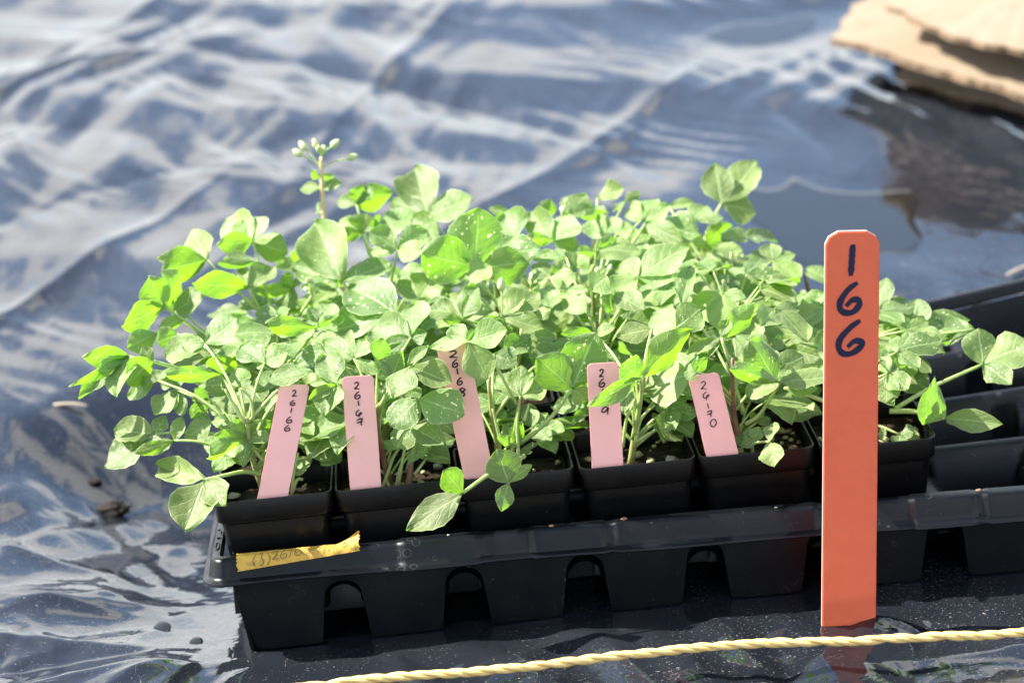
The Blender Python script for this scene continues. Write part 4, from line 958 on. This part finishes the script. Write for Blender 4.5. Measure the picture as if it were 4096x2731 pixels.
# ------------------------------------------------------------------ plant stakes with handwriting
def stake(name, TL, TR, BL, BR, Yb, Yt, mat, ch, th, label, cat, group, digits, ink, wpx, sink, plane=None):
    if plane is None:
        c = [at_Y(*TL, Yt), at_Y(*TR, Yt), at_Y(*BL, Yb), at_Y(*BR, Yb)]
    else: c = [at_plane(*q, *plane) for q in (TL, TR, BL, BR)]
    tlp, trp, bl, br = map(np.asarray, c); up = ((tlp - bl) + (trp - br)) / 2; L = np.linalg.norm(up)
    bl = bl - (tlp - bl) * sink; br = br - (trp - br) * sink
    o = (bl + br) / 2; nrm = unit(np.cross(br - bl, tlp - bl))
    if nrm @ (CW - o) < 0: nrm = -nrm
    W_ = np.linalg.norm(trp - tlp); ch_ = ch * W_
    exx = unit(trp - tlp); dl = unit(bl - tlp); dr = unit(br - trp)
    def arc(cn, a, b, n=4): return [cn + a * (1 - math.sin(t * math.pi / 2)) ** 1.0 + b * (1 - math.cos(t * math.pi / 2)) for t in np.linspace(0, 1, n)]
    out = [bl, br] + [trp + dr * ch_, trp + dr * ch_ * .42 - exx * ch_ * .28, trp - exx * ch_] + [tlp + exx * ch_, tlp + exx * ch_ * .28 + dl * ch_ * .42, tlp + dl * ch_]
    n_ = len(out); V = [p - o for p in out] + [p - o - nrm * th for p in out]
    # a small bevel on the front
    cen = sum(out) / n_; F = []
    V2 = [p - o + nrm * 0.0 for p in out]
    F.append(tuple(range(n_))); F.append(tuple(range(2 * n_ - 1, n_ - 1, -1)))
    for i in range(n_): F.append((i, i + n_, (i + 1) % n_ + n_, (i + 1) % n_))
    fm = [0, 0] + [1] * n_
    ob = mesh_obj(name, V, F, None, None, False, mats=[mat, M['stake_core']], fm=fm); ob.location = o
    import bmesh
    bm = bmesh.new(); bm.from_mesh(ob.data); bmesh.ops.recalc_face_normals(bm, faces=bm.faces)
    bmesh.ops.bevel(bm, geom=[e_ for e_ in bm.edges if e_.calc_face_angle(0) > 1.2], offset=th * 0.22, segments=2, affect='EDGES', clamp_overlap=True)
    bm.to_mesh(ob.data); bm.free()
    tag(ob, label, cat, group)
    parts = []
    for t, key, box in digits:
        keys = [key] if key != '7' else ['7', '7b']
        for kk in keys:
            pl = DIG[kk] if isinstance(kk, str) else kk
            pts = []
            for a, b in pl:
                if isinstance(kk, str): q = (box[0] + (box[2] - box[0]) * a, box[1] + (box[3] - box[1]) * b)
                else: q = (a, b)
                u, v = px(t, *q); pts.append(at_plane(u, v, o, nrm) + nrm * 0.00025 - o)
            parts.append(ribbon(catmull(pts, 26), wpx * TILE[t][2] / FPX * np.linalg.norm(o - CW), nrm))
    # stagger the overlapping strokes
    parts = [([p + nrm * 0.00004 * i for p in v], f) for i, (v, f) in enumerate(parts)]
    mesh_obj('handwritten_number', *merge(*parts), ink, ob)
    return ob
PG = 'pink stakes in the front row of pots'
def pl(n_): return f'small pink plant stake handwritten {n_}'
stake('plant_stake', (1120, 1537), (1240, 1537), (1025, 2012), (1149, 1998), .06, .20, M['pink'], .13, .0009, pl('26166') + ', leaning right in the leftmost pot', 'plant stake', PG,
      [(4, '2', (703, 680, 750, 745)), (4, '6', (680, 785, 733, 838)), (4, '1', (680, 862, 707, 918)), (4, '6', (641, 957, 700, 1020)), (4, '6', (622, 1045, 679, 1105))], M['ink_dark'], 13, .12)
stake('plant_stake', (1366, 1507), (1494, 1500), (1402, 1975), (1527, 1965), .06, .16, M['pink'], .13, .0009, pl('26167') + ', second from the left', 'plant stake', PG,
      [(4, '2', (1353, 597, 1405, 668)), (4, '6', (1355, 695, 1413, 768)), (4, '1b', (1383, 787, 1406, 843)), (4, '6b', (1370, 885, 1426, 965)), (4, '7', (1376, 975, 1440, 1048))], M['ink_dark'], 15, .12)
stake('plant_stake', (1745, 1388), (1870, 1368), (1862, 1937), (1980, 1921), .06, .14, M['pink'], .12, .0009, pl('26168') + ', the tallest one, partly covered by leaves', 'plant stake', PG,
      [(6, '2', (780, 790, 866, 862)), (6, '6', (808, 880, 866, 960)), (6, '1b', (846, 975, 876, 1038)), (6, '6', (858, 1070, 912, 1145)), (6, '8', (880, 1180, 943, 1262))], M['ink_dark'], 17, .12)
stake('plant_stake', (2347, 1455), (2474, 1447), (2369, 1896), (2494, 1877), .06, .14, M['pink'], .12, .0009, pl('26169') + ', with a bright leaf across its middle', 'plant stake', PG,
      [(8, '2', (778, 725, 827, 802)), (8, '6', (773, 822, 833, 905)), (8, '1b', (805, 925, 828, 985)), (8, '6', (800, 1005, 859, 1080)), (8, '9', (803, 1115, 871, 1195))], M['ink_dark'], 16, .12)
stake('plant_stake', (2751, 1505), (2874, 1488), (2831, 1850), (2960, 1837), .06, .14, M['pink'], .12, .0009, pl('26170') + ', leaning left, shortest and nearest the orange stake', 'plant stake', PG,
      [(12, '2', (348, 85, 426, 188)), (12, '6b', (378, 225, 456, 335)), (12, '1b', (424, 378, 463, 447)), (12, '7', (428, 475, 498, 562)), (12, '0', (474, 590, 552, 690))], M['ink_dark'], 15, .12)
TILE[16] = (2700, 850, 1.1993)
ob_ = ground_at(3398, 2500)
pn = unit(np.array([0.03, -1.0, 0.05]))
stake('row_marker_stake', (3302, 928), (3520, 924), (3288, 2497), (3504, 2500), 0, 0, M['orange'], .24, .0026, 'tall orange row stake numbered 166 standing in front of the tray', 'stake', None,
      [(16, [(593, 106), (590, 150), (586, 211)], None), (16, [(609, 233), (578, 256), (553, 292), (550, 320), (568, 334), (595, 330), (614, 308), (611, 291), (590, 292), (570, 312)], None),
       (16, [(617, 359), (585, 382), (551, 420), (546, 452), (562, 470), (590, 468), (618, 448), (624, 432), (600, 427), (575, 448)], None)], M['ink_navy'], 20, .14, (ob_, pn))

# ------------------------------------------------------------------ rope
rp = [at_z(a, b, G0 + dz) for a, b, dz in ((400, 2860, .014), (1240, 2745, .017), (1500, 2712, .019), (2000, 2676, .021), (2600, 2608, .023), (3000, 2574, .024), (3400, 2562, .025), (3750, 2545, .026), (4096, 2527, .026))]
d_ = unit((rp[-1] - rp[-3]) * [1, 1, 0]); e0 = rp[-1]
for k_, dz in ((.12, .022), (.30, .014), (.60, .008), (1.1, .006), (1.8, .006)):
    q = e0 + d_ * k_; rp.append(np.array([q[0], q[1], gz(q[0], q[1]) + dz]))
d_ = unit((rp[0] - rp[2]) * [1, 1, 0]); e0 = rp[0]
for k_, dz in ((.12, .012), (.35, .008), (.8, .006), (1.5, .006)):
    q = e0 + d_ * k_; rp.insert(0, np.array([q[0], q[1], gz(q[0], q[1]) + dz]))
C_ = catmull(rp, 900); seg = np.r_[0, np.cumsum(np.linalg.norm(np.diff(C_, axis=0), axis=1))]
n_ = int(seg[-1] / 0.0016); tt = np.linspace(0, seg[-1], n_); C_ = np.stack([np.interp(tt, seg, C_[:, i]) for i in range(3)], -1)
rope = empty('rope', Matrix.Translation(Vector(C_[n_ // 2]))); tag(rope, 'yellow twisted rope stretched low across the front of the picture', 'rope')
for k in range(3):
    P = []
    for i in range(n_):
        t = unit(C_[min(i + 1, n_ - 1)] - C_[max(i - 1, 0)]); e1 = unit(np.cross(t, [0, 0, 1.0])); e2 = np.cross(e1, t)
        a = 2 * math.pi * (tt[i] / 0.030 + k / 3 + 0.12 * math.sin(tt[i] * 21 + k)); P.append(C_[i] + (0.00105 + 0.00012 * math.sin(tt[i] * 90 + k * 2)) * (math.cos(a) * e1 - math.sin(a) * e2) - C_[n_ // 2])
    V, F = tube(P, 0.00150 + 0.00012 * np.sin(tt * 130 + k), 8); mesh_obj('strand', V, F, M['rope'], rope)

# ------------------------------------------------------------------ cardboard
def board(pts, z, th, label, seed, tilt):
    q = np.array([at_z(a, b, z + dz) for a, b, dz in pts]); r2 = random.Random(seed)
    out = []
    for i in range(len(q)):
        a, b = q[i], q[(i + 1) % len(q)]; n = max(2, int(np.linalg.norm(b - a) / 0.008))
        for k in range(n):
            p = a + (b - a) * k / n; nn = unit(np.cross(b - a, [0, 0, 1.0])); g_ = len(out) * 0.13 + seed * 17; out.append(p + nn * (0.007 * float(gnoise(np.array([g_]), np.array([0.5]), 3)[0]) + 0.007 * float(gnoise(np.array([g_ * 3.7]), np.array([0.5]), 4)[0])))
    c = sum(out) / len(out); n = len(out); V = []; F = []; lv = [(1, 0), (0.985, .0), (0.5, 0.0), ]
    top = [p - c for p in out]; V += top; V += [p - c - np.array([0, 0, th]) + np.array([r2.uniform(-.001, .001), r2.uniform(-.001, .001), 0]) for p in out]
    V.append(np.zeros(3)); V.append(np.array([0, 0, -th]))
    fm = []
    for i in range(n):
        j = (i + 1) % n; F += [(i, j, 2 * n), (i + n, 2 * n + 1, j + n), (i, i + n, j + n, j)]; fm += [0, 0, 1]
    o = mesh_obj('cardboard_sheet', V, F, None, None, False, mats=[M['card'], M['card_edge']], fm=fm); o.location = c
    tag(o, label, 'cardboard', 'pieces of cardboard'); return o
board([(3337, 150, 0), (3420, 172, 0), (3560, 212, 0), (3720, 258, 0), (3880, 308, 0), (4060, 362, 0), (4400, 470, 0), (4700, 300, .02), (4300, -150, .03), (3800, -200, .02), (3406, 20, .004)], G0 + 0.055, 0.006, 'long torn cardboard flap, the lower and nearer of the pair', 1, 0)
board([(3565, 20, 0), (3660, 75, 0), (3790, 135, 0), (3950, 172, 0), (4100, 196, 0), (4500, 240, 0), (4700, -100, .03), (3900, -330, .03), (3600, -120, .01)], G0 + 0.088, 0.005, 'flat cardboard piece lying on top at the upper right corner', 2, 0)
board([(3600, 290, 0), (3760, 345, 0), (3960, 410, 0), (4050, 440, 0), (4300, 470, 0), (4300, 300, 0), (3700, 180, 0)], G0 + 0.022, 0.005, 'shaded crumpled cardboard layer underneath the long flap', 3, 0)

# ------------------------------------------------------------------ bits on the plastic
def clod(u, v, r, label, seed, sq=0.6):
    p = ground_at(u, v); ico = lump(seed, 22, 14, 0.45); V = []
    for x, y, z in ico[0]:
        n_ = 1 + 0.35 * float(gnoise(np.array([x * 3.0 + seed]), np.array([y * 3 + z * 2]), 3)[0]); V.append((x * r * n_ * 1.35, y * r * n_, max(z * sq * 1.3, -.25) * r * n_))
    o = mesh_obj('soil_clod', V, [f[::-1] for f in ico[1]], M['clod']); o.location = p + np.array([0, 0, r * .2]); tag(o, label, 'soil clod', 'clods of soil on the plastic')
clod(452, 2048, 0.0075, 'dark wet clod of soil on the plastic left of the tray', 3)
clod(378, 1930, 0.0034, 'small crumb of soil behind the larger wet clod', 8, 0.5)
def straw(uv, L, an, r, label):
    p = ground_at(*uv); d = np.array([math.cos(R_(an)), math.sin(R_(an)), 0.0]) * L / 2
    Q = catmull([-d, d * 0.1 + np.array([0, 0, .0012]), d], 9)
    V, F = tube(Q + np.array([0, 0, r * 1.2]), np.array([.7, 1, 1.1, 1, 1, .95, .9, .8, .5]) * r, 7); o = mesh_obj('straw', V, F, M['straw']); o.location = p; tag(o, label, 'straw', 'bits of dry straw on the plastic')
straw((285, 1628), 0.024, -14, 0.0010, 'pale bit of straw on the plastic left of the seedlings')
straw((4085, 1088), 0.030, 35, 0.0013, 'pale stick behind the right end of the tray')
def drop(u, v, rx, ry, label):
    p = ground_at(u, v); V, F = lump(1, 20, 10, 0.0); V = [(x * rx, y * ry, max(z, -.1) * rx * .16) for x, y, z in V]
    o = mesh_obj('water_drop', V, [f[::-1] for f in F], M['water']); o.location = p + np.array([0, 0, .0003]); tag(o, label, 'water drop', 'drops of water on the plastic')
drop(648, 2512, 0.0050, 0.0085, 'rounded water drop on the plastic at the lower left')
drop(785, 2568, 0.0038, 0.006, 'smaller water drop close to the tray corner')
print('leaves', NL[0], 'objects', len(bpy.data.objects))
